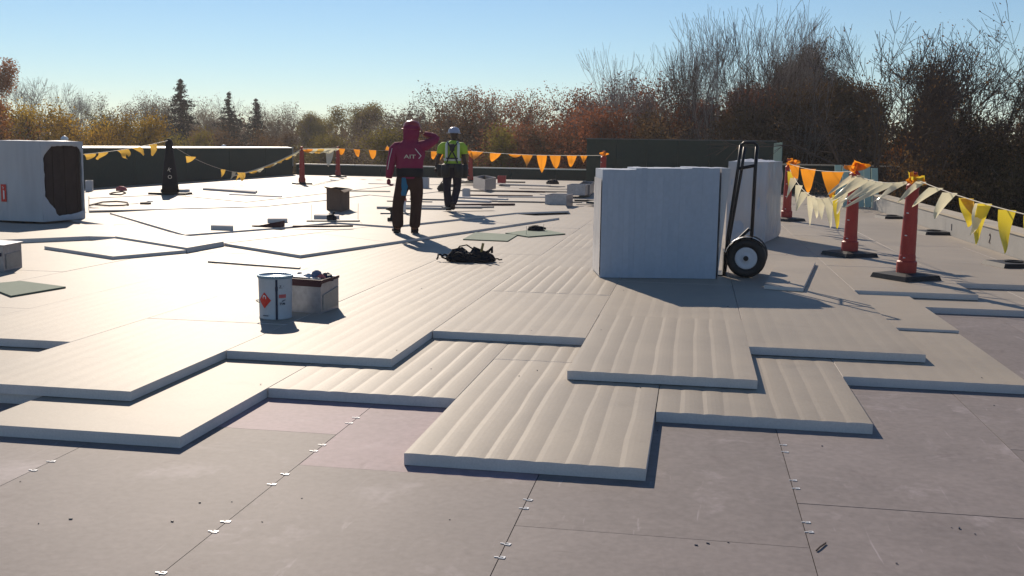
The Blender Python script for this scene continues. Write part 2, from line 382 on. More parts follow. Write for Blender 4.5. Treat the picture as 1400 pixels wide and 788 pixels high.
# loose boards that lie on the roof
slab('loose_board', [at(a, b_, .168) for a, b_ in [(1062, 357), (1115, 358), (1098, 394), (1045, 390)]], .128, .168, None, label='short square offcut of pale board lying right of the hand truck wheel', cat='board')
slab('loose_board', [(1.76, 9.55), (2.29, 9.53), (2.285, 11.7), (1.76, 11.7)], .066, .088, None, label='thin pale board lying flat on the right, behind the brown bare strip', cat='board')
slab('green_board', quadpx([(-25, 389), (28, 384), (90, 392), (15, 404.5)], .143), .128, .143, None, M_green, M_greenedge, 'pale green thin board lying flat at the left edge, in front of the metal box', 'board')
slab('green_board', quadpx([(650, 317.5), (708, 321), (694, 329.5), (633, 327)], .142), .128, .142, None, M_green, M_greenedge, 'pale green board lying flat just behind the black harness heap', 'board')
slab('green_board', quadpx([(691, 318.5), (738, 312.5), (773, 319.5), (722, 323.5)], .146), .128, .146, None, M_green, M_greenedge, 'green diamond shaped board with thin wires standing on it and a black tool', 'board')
slab('timber_strip', quadpx([(284, 357), (286, 355.5), (411, 365), (409, 366.3)], .145), .128, .145, None, M_galv2, M_galv2, 'long thin grey strip lying behind the white pail', 'strip')

# ------------------------------------------------------------------ walls and parapets
wl = empty('perimeter_wall', (XL, 33, 0), 0, 'long dark green wall along the left side with a thin pale metal cap', 'wall')
y = 18.0; k = 0
while y < 46.2:
    MB().box(-.14, .0+.004*(k % 2), y-33+.012, min(y+3.6, YB-.3)-33-.012, -.02, 1.325).build('wall_panel', M_wall, wl); y += 3.6; k += 1
MB().box(-.13, -.012, -15, YB-.3-33, -.02, 1.31).build('wall_backing', M_deck, wl)
y = -15
while y < 13:
    MB().add([(q_, yy, zz) for yy in (y, min(y+3.03, 13.3)) for q_, zz in ((-.24, 1.33), (.03, 1.31), (.03, 1.335), (-.24, 1.375))], [(0, 1, 2, 3), (7, 6, 5, 4), (3, 2, 6, 7), (1, 0, 4, 5), (2, 1, 5, 6), (0, 3, 7, 4)]).build('cap_strip', M_cap, wl); y += 3.04
MB().box(-.02, .035, 13.28, 13.33, .50, 1.365).build('end_trim', M_cap, wl)
bp = empty('rear_parapet', (-11, YB, 0), 0, 'low dark green parapet along the far edge with a thin pale cap', 'wall')
for k in range(7):
    MB().box(-7.0+k*2.0+.008, -5.0+k*2.0-.008, 0, .16, -.02, .57+.0).build('wall_panel', M_wall, bp)
for k in range(5): MB().box(-7.0+k*2.8, -4.2+k*2.8-.01, -.03, .20, .572, .62).build('cap_strip', M_cap, bp)
tw = empty('penthouse_wall', (-.8, 43, 0), 0, 'tall dark green roof enclosure standing behind the white board stack', 'wall')
pl, pr = away(802, 43), away(1060, 40.5)
dv = (pr-pl); Lw = dv.length; th = math.atan2(dv.y, dv.x)
tw.location = (pl.x, pl.y, 0); tw.rotation_euler = (0, 0, th)
for k in range(6):
    MB().box(Lw/6*k+.006, Lw/6*(k+1)-.006, 0+.003*(k % 2), .1, -.02, 1.90).build('wall_panel', M_wall, tw)
MB().box(0.02, Lw-.02, .11, 3.0, -.02, 1.88).build('core', M_wall, tw)
MB().box(-.04, Lw+.03, -.03, .14, 1.902, 1.935).build('cap_strip', mat('dark_metal_cap', (.10, .11, .11), .5), tw)
dw = empty('rear_wall', (2.2, 37, 0), 0, 'low dark green wall with a pale cap beyond the upright green boards', 'wall')
for k in range(4): MB().box(.9*k+.005, .9*(k+1)-.005, 0, .12, 0, 1.08).build('wall_panel', M_wall, dw)
cp = MB(); cp.add([(0, -.04, 1.083), (4.6, -.04, 1.083), (4.6, .35, 1.083), (0, .35, 1.083), (0, -.04, 1.13), (4.6, -.04, 1.12), (4.6, .35, 1.12), (0, .35, 1.13)], [(0, 3, 2, 1), (4, 5, 6, 7), (0, 1, 5, 4), (1, 2, 6, 5), (2, 3, 7, 6), (3, 0, 4, 7)])
cp.build('cap_strip', M_capwood, dw)
rp = empty('side_parapet', (XR, 0, 0), 0, 'low grey parapet with a cream cap running along the right edge', 'wall')
y = -3.9; k = 0
while y < 28.6:
    y2 = min(y+2.44, 28.7)
    MB().box(0, .035, y+.003, y2-.003, -.02, .455).build('face_board', M_parin, rp); 
    MB().box(-.02, .34, y+.002, y2-.002, .457, .492+.003*(k % 2)).build('cap_board', M_capwood, rp); y = y2; k += 1
MB().box(.037, .30, -3.9, 28.68, -.02, .456).build('core', M_deck, rp)
for yy, ch in ((24.0, 'l'), (20.0, 'I'), (17.5, '2')):
    tm = MB()
    if ch == '2': tm.tube([(0, .03, .33), (0, .0, .36), (0, -.03, .33), (0, -.02, .28), (0, .03, .22), (0, -.04, .22)], .007, 5)
    else: tm.tube([(0, 0, .22), (0, .012, .34)], .008, 5)
    tm.build('ink_mark', M_dark if ch != '2' else M_rust, rp, loc=(-.004, yy, 0))
v = empty('vent_pipe', (-18.5, 29.2, -.2), 0, 'small white vent pipe with a ball cap behind the left wall', 'pipe')
MB().tube([(0, 0, 0), (0, 0, 1.72)], .06, 10).build('pipe', M_white, v)
MB().lathe([(.02, 1.70), (.10, 1.73), (.11, 1.80), (.05, 1.86), (.01, 1.88)], 10).build('ball_cap', M_white, v, smooth=True)
v2 = dup(v, (-18.45, 40.0, -.42), label='second white vent knob farther along the left wall'); v['group'] = v2['group'] = 'white vent pipes behind the left wall'

# leaning green boards at the right rear corner
def lean(name, px0, px1, pyb, z0, h, lean_y, n, label, dist=None):
    e = empty(name, (0, 0, 0), 0, label, 'boards')
    a, b_ = at(px0, pyb, z0), at(px1, pyb+1, z0); e.location = (a.x, a.y, z0)
    d = b_-a; L_ = d.length/n; ang = math.atan2(d.y, d.x); e.rotation_euler = (0, 0, ang)
    for k in range(n):
        hh = h*(1-.03*(k % 3)); tl = rnd.uniform(-.02, .02)
        m_ = MB(); x0, x1 = k*L_+.012, (k+1)*L_-.012
        vs = [(x0, 0, 0), (x1, 0, 0), (x1, .03, 0), (x0, .03, 0), (x0+tl, lean_y, hh), (x1+tl, lean_y, hh), (x1+tl, lean_y+.03, hh), (x0+tl, lean_y+.03, hh)]
        m_.add(vs, [(3, 2, 1, 0), (4, 5, 6, 7), (0, 1, 5, 4), (1, 2, 6, 5), (2, 3, 7, 6), (3, 0, 4, 7)]).build('leaning_board', M_lean, e)
    return e
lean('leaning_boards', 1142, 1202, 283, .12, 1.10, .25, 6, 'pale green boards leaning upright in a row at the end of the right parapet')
q = away(1058, 38.6); e = empty('upright_board', (q.x, q.y, .1), YAW, 'narrow pale green board standing upright at the right end of the tall dark wall', 'board')
for k in range(3): MB().box(k*.1+.003, k*.1+.097, 0, .03, 0, 1.72+.02*k).build('leaning_board', M_lean, e)

# ------------------------------------------------------------------ bundles
def crumple(w, d, h, seg, amp, seed, pleat=14, faces='FRTLB', bulge=0.):
    """wrapped block: gridded faces, pleated and bulged; origin front left bottom"""
    r = random.Random(seed); vs = []; fs = []
    from mathutils import noise
    def disp(p):
        e = min(p.x, w-p.x, 1)*0
        n1 = noise.noise(Vector((p.x*pleat, p.y*pleat, p.z*1.2+seed)))*amp
        n2 = noise.noise(Vector((p.x*3, p.y*3, p.z*3+seed*2)))*amp*1.2
        return n1+n2
    def grid(o, a, b_, n, nu, nv):
        base = len(vs)
        for j in range(nv+1):
            for i in range(nu+1):
                p = o + a*(i/nu) + b_*(j/nv); s = math.sin(math.pi*i/nu)*math.sin(math.pi*j/nv)
                p = p + n*((disp(p) if 0 < i < nu and 0 < j < nv else 0) + bulge*s); vs.append(tuple(p))
        for j in range(nv):
            for i in range(nu): fs.append((base+j*(nu+1)+i, base+j*(nu+1)+i+1, base+(j+1)*(nu+1)+i+1, base+(j+1)*(nu+1)+i))
    X, Y, Z = Vector((w, 0, 0)), Vector((0, d, 0)), Vector((0, 0, h)); O = Vector((0, 0, 0)); s2 = seg//2
    if 'F' in faces: grid(O, X, Z, Vector((0, -1, 0)), seg, s2)
    if 'R' in faces: grid(X, Y, Z, Vector((1, 0, 0)), seg, s2)
    if 'L' in faces: grid(Y, -Y, Z, Vector((-1, 0, 0)), seg, s2)
    if 'B' in faces: grid(X+Y, -X, Z, Vector((0, 1, 0)), seg, s2)
    if 'T' in faces: grid(Z, X, Y, Vector((0, 0, 1)), s2, s2)
    mb = MB(); mb.add(vs, fs); return mb
angA = math.atan2(.26, 1.30)
A = empty('board_stack', (-1.02, 12.01, .130), angA, 'large stack of pale blue white boards standing on edge beside the hand truck', 'board stack')
nb = 21; wA = 1.326/nb
for k in range(nb):
    h = 1.222 + (.022 if k > 5 else 0) + (.012 if k > 15 else 0) + rnd.uniform(-.003, .003); y0 = rnd.uniform(-.0015, .001)
    MB().box(k*wA+.0003, (k+1)*wA-.0003, y0, .74+y0, 0, h).build('board', M_edgeA, A)
wr = crumple(.012, .74, 1.25, 18, .022, 4, 5, 'R', .03).build('plastic_wrap', M_wrap2, A, smooth=True, loc=(1.335, 0, 0))
lw = crumple(.10, .5, 1.255, 14, .010, 12, 9, 'FRTL', .006); lw.v = [(x*(.35+.75*z/1.25)+.02*z, y, z) for x, y, z in lw.v]
lw.build('wrapped_end_board', M_wrap2, A, smooth=True, loc=(1.335, .10, 0))
wl_ = crumple(.012, .74, 1.1, 14, .006, 9, 6, 'L', .004).build('plastic_wrap', M_wrap2, A, smooth=True, loc=(-.01, .01, .02))
dB = Vector((.22, .975, 0)); angB = math.atan2(-.22, .975)
B = empty('wrapped_board_stack', Vector((1.13, 17.24, .132)) - Vector((math.cos(angB), math.sin(angB), 0))*.62, angB, 'plastic wrapped white board stack standing behind the hand truck', 'board stack')
MB().box(.01, .61, .01, 1.5, 0, 1.25).build('board_core', M_edgeA, B)
crumple(.62, 1.52, 1.275, 36, .030, 3, 11, 'FRTLB', .02).build('plastic_wrap', M_wrap2, B, smooth=True)
# left bundle
angC = math.atan2(-.11, .994)
Wc, Dc, Hc = 1.5, 1.02, 1.385
rc = Vector((-11.04, 16.70, .165))
Cc = empty('torn_board_bundle', rc - Vector((math.cos(angC), math.sin(angC), 0))*Wc, angC, 'white wrapped board bundle at the left edge, its end torn open and dark', 'board bundle')
skew = .06
def skx(mb): mb.v = [(x+y*skew, y, z) for x, y, z in mb.v]; return mb
skx(crumple(Wc, Dc, Hc, 40, .010, 6, 10, 'FTLB', .0)).build('plastic_wrap', M_wrap2, Cc, smooth=True)
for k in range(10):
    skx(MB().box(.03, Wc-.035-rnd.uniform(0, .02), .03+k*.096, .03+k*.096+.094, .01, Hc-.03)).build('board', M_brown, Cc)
hole = [(.27, .94), (.86, .94), (.965, .88), (.975, .10), (.38, .06), (.08, .30), (.07, .82)]
ring = MB(); N_ = 48
def peri(poly, t):
    Ls = [math.dist(poly[i], poly[(i+1) % len(poly)]) for i in range(len(poly))]; T = sum(Ls)*t
    for i, l in enumerate(Ls):
        if T <= l: a, b_ = poly[i], poly[(i+1) % len(poly)]; return (a[0]+(b_[0]-a[0])*T/l, a[1]+(b_[1]-a[1])*T/l)
        T -= l
    return poly[0]
vs = []; fs = []
for k in range(N_):
    hx, hy = peri(hole, k/N_); ang = math.atan2(hy-.5, hx-.52); hx += rnd.uniform(-.012, .012); hy += rnd.uniform(-.008, .008)
    c, s_ = math.cos(ang), math.sin(ang); t = min((1-.52)/c if c > 1e-6 else (-.52/c if c < -1e-6 else 9e9), (.5/s_ if s_ > 1e-6 else (-.5/s_ if s_ < -1e-6 else 9e9)))
    ox, oy = .52+c*t, .5+s_*t
    vs += [(Wc-.012+rnd.uniform(-.004, .012), hx*Dc, hy*Hc), (Wc+rnd.uniform(.004, .016), (hx*.7+ox*.3)*Dc, (hy*.7+oy*.3)*Hc), (Wc, ox*Dc, oy*Hc)]
for k in range(N_):
    a, b_ = k*3, ((k+1) % N_)*3
    fs += [(a, b_, b_+1, a+1), (a+1, b_+1, b_+2, a+2)]
ring.add(vs, fs)
for yy, zz in ((0, 0), (Dc, 0), (Dc, Hc), (0, Hc)): pass
ring.add([(Wc, 0, 0), (Wc, .12*Dc, 0), (Wc+.004, .0, .14*Hc)], [(0, 1, 2)]); ring.add([(Wc, 0, Hc), (Wc, .14*Dc, Hc), (Wc+.004, 0, .86*Hc)], [(0, 2, 1)])
ring.add([(Wc, Dc, Hc), (Wc, .86*Dc, Hc), (Wc+.004, Dc, .86*Hc)], [(0, 1, 2)]); ring.add([(Wc, Dc, 0), (Wc, .86*Dc, 0), (Wc+.004, Dc, .14*Hc)], [(0, 2, 1)])
skx(ring).build('torn_wrap_end', M_wrap, Cc, smooth=True)
lb = MB().box(0, .11, -.004, .0, 0, .30).build('red_label', M_red, Cc, loc=(Wc-.84, -.012, .33))
wm = MB(); wm.box(.045, .062, -.006, -.004, .04, .20); wm.box(.062, .072, -.006, -.004, .05, .19); wm.tube([(.045, -.005, .22), (.06, -.005, .245), (.035, -.005, .26)], .006, 5)
wm.build('label_print', M_white, lb)

# ------------------------------------------------------------------ hand truck
ht = empty('hand_truck', (.39, 12.62, .128), 0, 'black two wheeled hand truck standing upright against the pale board stack', 'hand truck')
def P(x, y, z): return (x, y, z)
MB().tube([P(-.01, 0, 0), P(.02, .0, .5), P(.10, 0, 1.25), P(.122, 0, 1.52)], .019, 8).build('rail', M_blackm, ht, smooth=True)
MB().tube([P(.015, .42, .0), P(.05, .42, .40), P(.16, .42, 1.24), P(.185, .42, 1.50)], .019, 8).build('rail', M_blackm, ht, smooth=True)
MB().tube([P(.285, -.02, .12), P(.295, -.02, 1.24), P(.303, -.02, 1.52)], .021, 8).build('upright', M_blackm, ht, smooth=True)
MB().tube([P(.122, 0, 1.515), P(.16, -.006, 1.55), P(.265, -.014, 1.55), P(.303, -.02, 1.515)], .019, 8).build('handle', M_blackm, ht, smooth=True)
MB().tube([P(.10, 0, 1.25), P(.295, -.02, 1.29)], .020, 6).build('crossbar', M_blackm, ht)
MB().tube([P(.10, 0, 1.25), P(.16, .42, 1.24)], .014, 6).build('crossbar', M_blackm, ht)
MB().tube([P(.01, 0, .30), P(.26, -.02, .56)], .020, 6).build('brace', M_blackm, ht)
MB().tube([P(.0, 0, .30), P(.03, .42, .30)], .014, 6).build('crossbar', M_blackm, ht)
MB().box(-.30, .02, -.02, .44, .002, .012).build('toe_plate', M_blackm, ht)
MB().box(-.02, .0, .0, .42, .012, .28).build('back_plate', M_blackm, ht)
wc = Vector((.235, -.10, .226)); ax = Vector((-.14, -.99, 0)).normalized()
Mx = Matrix.Translation(wc) @ ax.to_track_quat('Z', 'Y').to_matrix().to_4x4()
for dy, off in ((0, 0), (.52, .05)):
    w_ = empty('wheel', (off, dy, 0)); w_.parent = ht
    MB().lathe([(.115, -.012), (.13, -.035), (.17, -.052), (.208, -.048), (.226, -.02), (.226, .02), (.208, .048), (.17, .052), (.13, .035), (.115, .012)], 32, Mx).build('tyre', M_black, w_, smooth=True)
    MB().lathe([(.128, -.03), (.128, .034), (.118, .040), (.085, .026), (.04, .03), (.03, .045), (.005, .045)], 28, Mx).build('rim', M_rim, w_, smooth=True)
    MB().lathe([(.03, .046), (.03, .052), (.004, .054)], 14, Mx).build('hub', M_black, w_)
MB().tube([wc+Vector((0, .0, 0)), wc+Vector((.05, .52, 0))], .016, 8).build('axle', M_chrome, ht)
fd = MB(); pts = []
for k in range(13):
    a = math.radians(35+k*11); pts.append((wc.x+.245*math.cos(a), wc.y, wc.z+.245*math.sin(a)))
for k in range(12):
    (x0, y0, z0), (x1, y1, z1) = pts[k], pts[k+1]
    fd.add([(x0, y0-.06, z0), (x0, y0+.06, z0), (x1, y1+.06, z1), (x1, y1-.06, z1)], [(0, 1, 2, 3)])
    fd.add([(x0, y0-.06, z0+.004), (x0, y0+.06, z0+.004), (x1, y1+.06, z1+.004), (x1, y1-.06, z1+.004)], [(3, 2, 1, 0)])
fd.build('fender', M_chrome, ht)

# ------------------------------------------------------------------ posts
def make_post(loc, rz, label, h=1.2, wrap=None, s=1.0, base_w=.56, lean_=(0, 0)):
    p = empty('delineator_post', loc, rz, label, 'safety post', 'orange posts that carry the flag line')
    MB().add([(-base_w/2, -base_w/2, 0), (base_w/2, -base_w/2, 0), (base_w/2, base_w/2, 0), (-base_w/2, base_w/2, 0), (-base_w/2+.02, -base_w/2+.02, .055), (base_w/2-.02, -base_w/2+.02, .055), (base_w/2-.02, base_w/2-.02, .055), (-base_w/2+.02, base_w/2-.02, .055),
              (-.16, -.16, .075), (.16, -.16, .075), (.16, .16, .075), (-.16, .16, .075)],
             [(3, 2, 1, 0), (0, 1, 5, 4), (1, 2, 6, 5), (2, 3, 7, 6), (3, 0, 4, 7), (4, 5, 9, 8), (5, 6, 10, 9), (6, 7, 11, 10), (7, 4, 8, 11), (8, 9, 10, 11)]).build('rubber_base', M_black, p)
    lx, ly = lean_
    Mz = Matrix.Identity(4); Mz[0][2] = lx; Mz[1][2] = ly
    MB().lathe([(.115*s, .06), (.115*s, .20), (.097*s, .215), (.095*s, .27), (.09*s, .285), (.082*s, .70), (.080*s, .71), (.070*s, h-.16), (.074*s, h-.15), (.074*s, h-.11), (.05*s, h-.09), (.028*s, h-.05), (.028*s, h-.02), (.045*s, h), (.045*s, h+.04), (.01, h+.045)], 20, Mz).build('post_body', M_orange, p, smooth=False)
    for k in range(4):
        z = .25+k*.26; MB().tube([(-.08*s+lx*z, -.045+ly*z, z), (-.115*s+lx*z, -.055+ly*z, z+.004)], .007, 5).build('stud', M_white, p)
    return p
flag_i = 0
def crumpled_flag(parent, c, r, mats, seed, n=5):
    rr = random.Random(seed)
    for k in range(n):
        mb = MB(); a = rr.uniform(0, 6.28); o = Vector(c)+Vector((rr.uniform(-.4, .4)*r, rr.uniform(-.3, .3)*r, rr.uniform(-.25, .25)*r))
        vs = []; fs = []
        d = Vector((math.cos(a), math.sin(a)*.6, rr.uniform(-.2, .3))).normalized(); up = Vector((0, rr.uniform(-.4, .4), 1)).normalized()
        for i in range(5):
            f = i/4
            for j in range(3):
                q = o + d*(f*r*1.5 - .4*r) + up*((j-1)*r*.45*(1-f*.7)) + Vector((rr.uniform(-1, 1), rr.uniform(-1, 1), rr.uniform(-.6, .6)))*r*.12
                q += Vector((math.cos(a+1.57), math.sin(a+1.57), 0))*math.sin(f*3)*r*.35
                vs.append(q)
        for i in range(4):
            for j in range(2): fs.append((i*3+j, (i+1)*3+j, (i+1)*3+j+1, i*3+j+1))
        mb.add(vs, fs).build('crumpled_flag', mats[k % len(mats)], parent, smooth=True)
ps = {}
for key, px, py, z, lab, wm_, h, ln in [
    ('n1', 1238, 381, .127, 'nearest orange post on a black base, on the right, yellow flag tied at its top', [M_flagY, M_flagO, M_flagO], 1.20, (.02, 0)),
    ('n2', 1161, 350, .127, 'second orange post from the camera on the right, shiny flags in front of it', [M_flagO, M_flagO], 1.27, (.015, 0)),
    ('n3', 1075, 302, .127, 'orange post right behind the wrapped white stack, orange flag on top', [M_flagO, M_flagO], 1.24, (0, 0)),
    ('l1', 413, 252.5, .215, 'orange post standing behind the brown cardboard box', None, 1.20, (0, 0)),
    ('l2', 462, 242.5, .222, 'orange post near the far left corner of the roof', None, 1.18, (0, 0)),
    ('m1', 643, 249, .222, 'orange post half hidden behind the man in the lime vest', None, 1.15, (0, 0)),
    ('m2', 822, 279, .19, 'orange post in front of the tall dark wall, half hidden by the board stack', [M_flagO], 1.27, (.03, 0))]:
    q = at(px, py, z); ps[key] = q
    p = make_post(q, rnd.uniform(.5, .75), lab, h, lean_=ln)
    if wm_: crumpled_flag(p, (0, -.06, h-.02), .135 if key[0] == 'n' else .09, wm_, int(px), 6)
for px, py, z, lab in [(1219, 298.5, .127, 'empty black rubber base lying by the right parapet, farthest of three'), (1276, 320, .127, 'empty black rubber base by the right parapet, middle of three'),
                       (1385, 364, .127, 'empty black rubber base at the right edge of the picture, nearest of three'), (1152, 275.5, .127, 'small black base lying left of the leaning green boards')]:
    e = empty('rubber_base', at(px, py, z), .25, lab, 'post base', 'empty post bases'); w = .29 if px != 1152 else .18
    MB().add([(-w, -w, 0), (w, -w, 0), (w, w, 0), (-w, w, 0), (-w+.03, -w+.03, .055), (w-.03, -w+.03, .055), (w-.03, w-.03, .055), (-w+.03, w-.03, .055)],
             [(3, 2, 1, 0), (0, 1, 5, 4), (1, 2, 6, 5), (2, 3, 7, 6), (3, 0, 4, 7), (4, 5, 6, 7)]).build('slab', M_black, e)
    MB().lathe([(.12, .055), (.12, .075), (.085, .075), (.08, .05)], 14).build('socket', M_black, e)
# black cone
bc = empty('covered_cone', at(233, 266.5, .215), .1, 'tall black covered cone with pale letters, standing near the left wall', 'cone')
MB().box(-.48, .48, -.25, .25, 0, .06).build('base', M_black, bc)
MB().box(-.30, .36, .10, .40, .062, .13).build('ballast', M_foam, bc)
MB().lathe([(.215, .06), (.20, .25), (.165, .6), (.13, .9), (.095, 1.15), (.085, 1.25), (.10, 1.30), (.075, 1.38), (.03, 1.42)], 18).build('cover', M_cloth, bc, smooth=True)
def text_mesh(name, s, size, M, parent, loc, rot, extr=.001, sx=1):
    cu = bpy.data.curves.new(name, 'FONT'); cu.body = s; cu.size = size; cu.extrude = extr; cu.align_x = 'CENTER'; cu.offset = size*.01
    o = bpy.data.objects.new(name+'_tmp', cu); C.objects.link(o)
    dg = bpy.context.evaluated_depsgraph_get(); me = bpy.data.meshes.new_from_object(o.evaluated_get(dg)); bpy.data.objects.remove(o)
    me.materials.clear(); me.materials.append(M); q = link(name, me, parent, loc); q.rotation_euler = rot; q.scale = (sx, 1, 1); return q
for k, (ch, z) in enumerate((('K', .60), ('O', .42))):
    text_mesh('letter', ch, .13, M_cord, bc, (.05+.02*k, -.19-.035*k, z), (math.radians(80), math.radians(22), math.radians(16)))

# ------------------------------------------------------------------ flag lines
def flag_line(label, p0, p1, sag, flags, cat='flag line', cordr=.005):
    e = empty('pennant_line', p0, 0, label, cat, 'pennant lines between the posts')
    p0, p1 = Vector(p0), Vector(p1); n = 24
    def pt(t): return (p1-p0)*t + Vector((0, 0, -4*sag*t*(1-t)))
    MB().tube([pt(i/n) for i in range(n+1)], cordr, 5).build('cord', M_cord, e)
    for f in flags:
        t, w, l, M_, wind, fold = f[:6]; side = f[6] if len(f) > 6 else 0.
        a, b_ = pt(t), pt(min(t+w/(p1-p0).length, 1)); mb = MB(); vs = []; fs = []; rr = random.Random(int(t*977)+int(l*100)); nn = 7
        tw = rr.uniform(-.8, .8); l = l*rr.uniform(.85, 1.12); wind += rr.uniform(-.07, .07); fx = rr.uniform(.6, 1.4)
        cx = (b_-a); hd = cx.normalized()
        if abs(hd.dot(RT)) < .6: cx = (hd*.35+RT*.75).normalized()*w*1.15
        for i in range(nn+1):
            s = i/nn; mid = (a+b_)/2; wd = (1-s)**(.9 if M_ is M_flagO else (.98 if M_ is M_flagW else .8))
            off = Vector((wind*l*math.sin(s*1.5), side*l*s+fold*.04*math.sin(s*6*fx), -l*math.sin(min(s*1.45, 1.5))*(1-abs(wind)*.45)))
            q = Matrix.Rotation(tw*s*2.2, 3, 'Z') @ (cx*.5*wd)
            bulge = Vector((0, -1, .2))*fold*.022*math.sin(math.pi*s)
            vs += [mid-q+off, mid+off+bulge, mid+q+off]
        for i in range(nn):
            for j in range(2): fs.append((i*3+j, (i+1)*3+j, (i+1)*3+j+1, i*3+j+1))
        o = mb.add(vs, fs).build('pennant', M_, e, smooth=True)
    return e
W_, Y_, O_, D_ = M_flagW, M_flagY, M_flagO, M_flagD
n1, n2, n3 = ps['n1']+Vector((.02, 0, 1.17)), ps['n2']+Vector((.02, 0, 1.17)), ps['n3']+Vector((0, 0, 1.17))
near_end = at(1452, 312, .127)*0 + Vector((2.98, 8.35, 1.06))
flag_line('near flag line sloping to the right edge, yellow pennants, some coloured pale for sun glare', n1, near_end, .06,
          [(.05, .10, .40, W_, -.75, 1.), (.16, .13, .38, W_, -.70, 1.), (.255, .13, .36, W_, -.42, 1.3), (.36, .12, .33, Y_, .10, 1), (.365, .11, .34, D_, .42, 1.2), (.46, .13, .37, W_, -.22, 1), (.47, .11, .38, Y_, -.2, 1.1),
           (.585, .13, .37, Y_, -.03, 1), (.70, .10, .34, Y_, .03, 1.3), (.79, .12, .42, W_, -.2, 1.), (.80, .12, .46, Y_, -.24, 1.1), (.9, .13, .4, Y_, -.1, 1)])
flag_line('flag line between the two nearest posts with shiny pennants blown to the left', n2-Vector((0, 0, .02)), n1-Vector((0, 0, .02)), .07,
          [(.0, .13, .5, W_, -.85, 1.2), (.12, .13, .48, W_, -.85, 1.3), (.22, .15, .50, W_, -.9, 1.2), (.36, .15, .52, W_, -.9, 1.), (.50, .15, .5, W_, -.95, 1.2), (.66, .15, .55, W_, -1., 1.), (.82, .14, .48, W_, -.85, 1.1), (.05, .12, .55, W_, -.6, 1)])
flag_line('drooping line of pale small pennants between the second and third post on the right', n3-Vector((0, 0, .06)), n2-Vector((0, 0, .12)), .42,
          [(.04, .12, .50, Y_, -.1, 1), (.12, .14, .45, W_, -.25, 1), (.22, .12, .40, W_, -.15, 1), (.34, .14, .42, W_, -.4, 1), (.44, .12, .5, W_, .0, 1), (.51, .12, .38, W_, .1, 1), (.60, .13, .42, W_, .05, 1), (.70, .13, .50, W_, .15, 1), (.80, .12, .55, Y_, .0, 1), (.9, .12, .45, W_, -.2, 1)])
flag_line('upper line with three bright orange pennants between the second and third post on the right', n3+Vector((0, 0, .02)), n2+Vector((0, 0, .02)), .06,
          [(.10, .18, .36, O_, .1, .5), (.36, .24, .40, O_, .02, .6), (.72, .30, .42, O_, .0, .5)])
T = lambda px, py, dist: away(px, dist) + Vector((0, 0, ztop(px, py, dist)))
cone_top = bc.location + Vector((0, 0, 1.38))
l1, l2, m1, m2 = [ps[k]+Vector((0, 0, 1.15)) for k in ('l1', 'l2', 'm1', 'm2')]
flag_line('flag line with golden pennants from the torn bundle to the black cone', T(100, 212, 22), cone_top, .05,
          [(.12, .22, .14, D_, -.2, 1), (.25, .18, .24, D_, -.6, 1), (.42, .14, .26, D_, .6, 1.4), (.47, .14, .22, D_, .5, 1.2), (.58, .14, .28, D_, .8, 1.5), (.62, .12, .22, D_, .6, 1), (.78, .17, .30, D_, .0, 1.2)])
sg = at(345, 262, .2); mid = T(300, 238, 31)
flag_line('sagging flag line right of the black cone with two golden pennants', cone_top-Vector((0, 0, .08)), T(336, 236, 34), .18,
          [(.22, .24, .22, D_, -.5, 1), (.64, .12, .26, D_, -.25, 1), (.80, .12, .34, M_cord, -.4, 1), (.9, .22, .3, D_, .1, 1.2)])
flag_line('twisted yellow and white flag line rising to the left orange post', T(318, 240, 34), l1, .10,
          [(.05, .2, .3, D_, -.5, 1), (.2, .35, .12, D_, .6, 1.5), (.3, .35, .14, W_, .3, 1), (.42, .4, .12, D_, .7, 1.4), (.5, .35, .1, W_, .3, 1), (.6, .4, .12, D_, .5, 1), (.72, .35, .12, D_, .3, 1), (.84, .3, .1, W_, .2, 1)], cordr=.022)
flag_line('bunched white and orange flags between the two far left posts', l1, l2, .0,
          [(.08, .4, .16, O_, .5, 1.2), (.2, .4, .16, W_, .3, 1.5), (.32, .5, .2, D_, .4, 1.2), (.42, .5, .2, W_, .3, 1.5), (.55, .5, .2, W_, .2, 1.3), (.62, .5, .24, W_, .3, 1.3), (.72, .3, .7, M_cord, -.1, 1), (.9, .3, .1, W_, .2, 1)], cordr=.016)
def tt(px, a, b_):    # parameter along a line where it crosses a photo column
    fa, fb = a.dot(RT)/a.dot(FW)*F+700, b_.dot(RT)/b_.dot(FW)*F+700
    lo, hi = 0, 1
    for _ in range(40):
        mm = (lo+hi)/2; q = a+(b_-a)*mm; x = 700+F*q.dot(RT)/(q-Vector((0, 0, EYE))).dot(FW)
        if x < px: lo = mm
        else: hi = mm
    return lo
flag_line('line of orange pennants behind the workers on the left', l2, m1, .05,
          [(tt(x, l2, m1), w, l, O_, wd, .6) for x, w, l, wd in [(463, .35, .25, -.1), (484, .32, .33, .12), (505, .36, .34, .05), (527, .3, -.22, .1), (590, .3, .32, -.2), (600, .3, .34, -.2), (630, .25, .3, 0)]])
flag_line('line of orange pennants from the lime vested man to the tall dark wall', m1, m2+Vector((0, 0, .05)), .06,
          [(tt(x, m1, m2), w, l, O_, wd, .6) for x, w, l, wd in [(645, .35, .3, .1), (652, .42, .40, -.4), (677, .36, .36, -.3), (703, .42, .10, .1), (720, .32, .40, .0), (740, .28, .48, .05), (758, .29, .42, .02), (781, .25, .34, -.1), (798, .17, .22, .02)]])

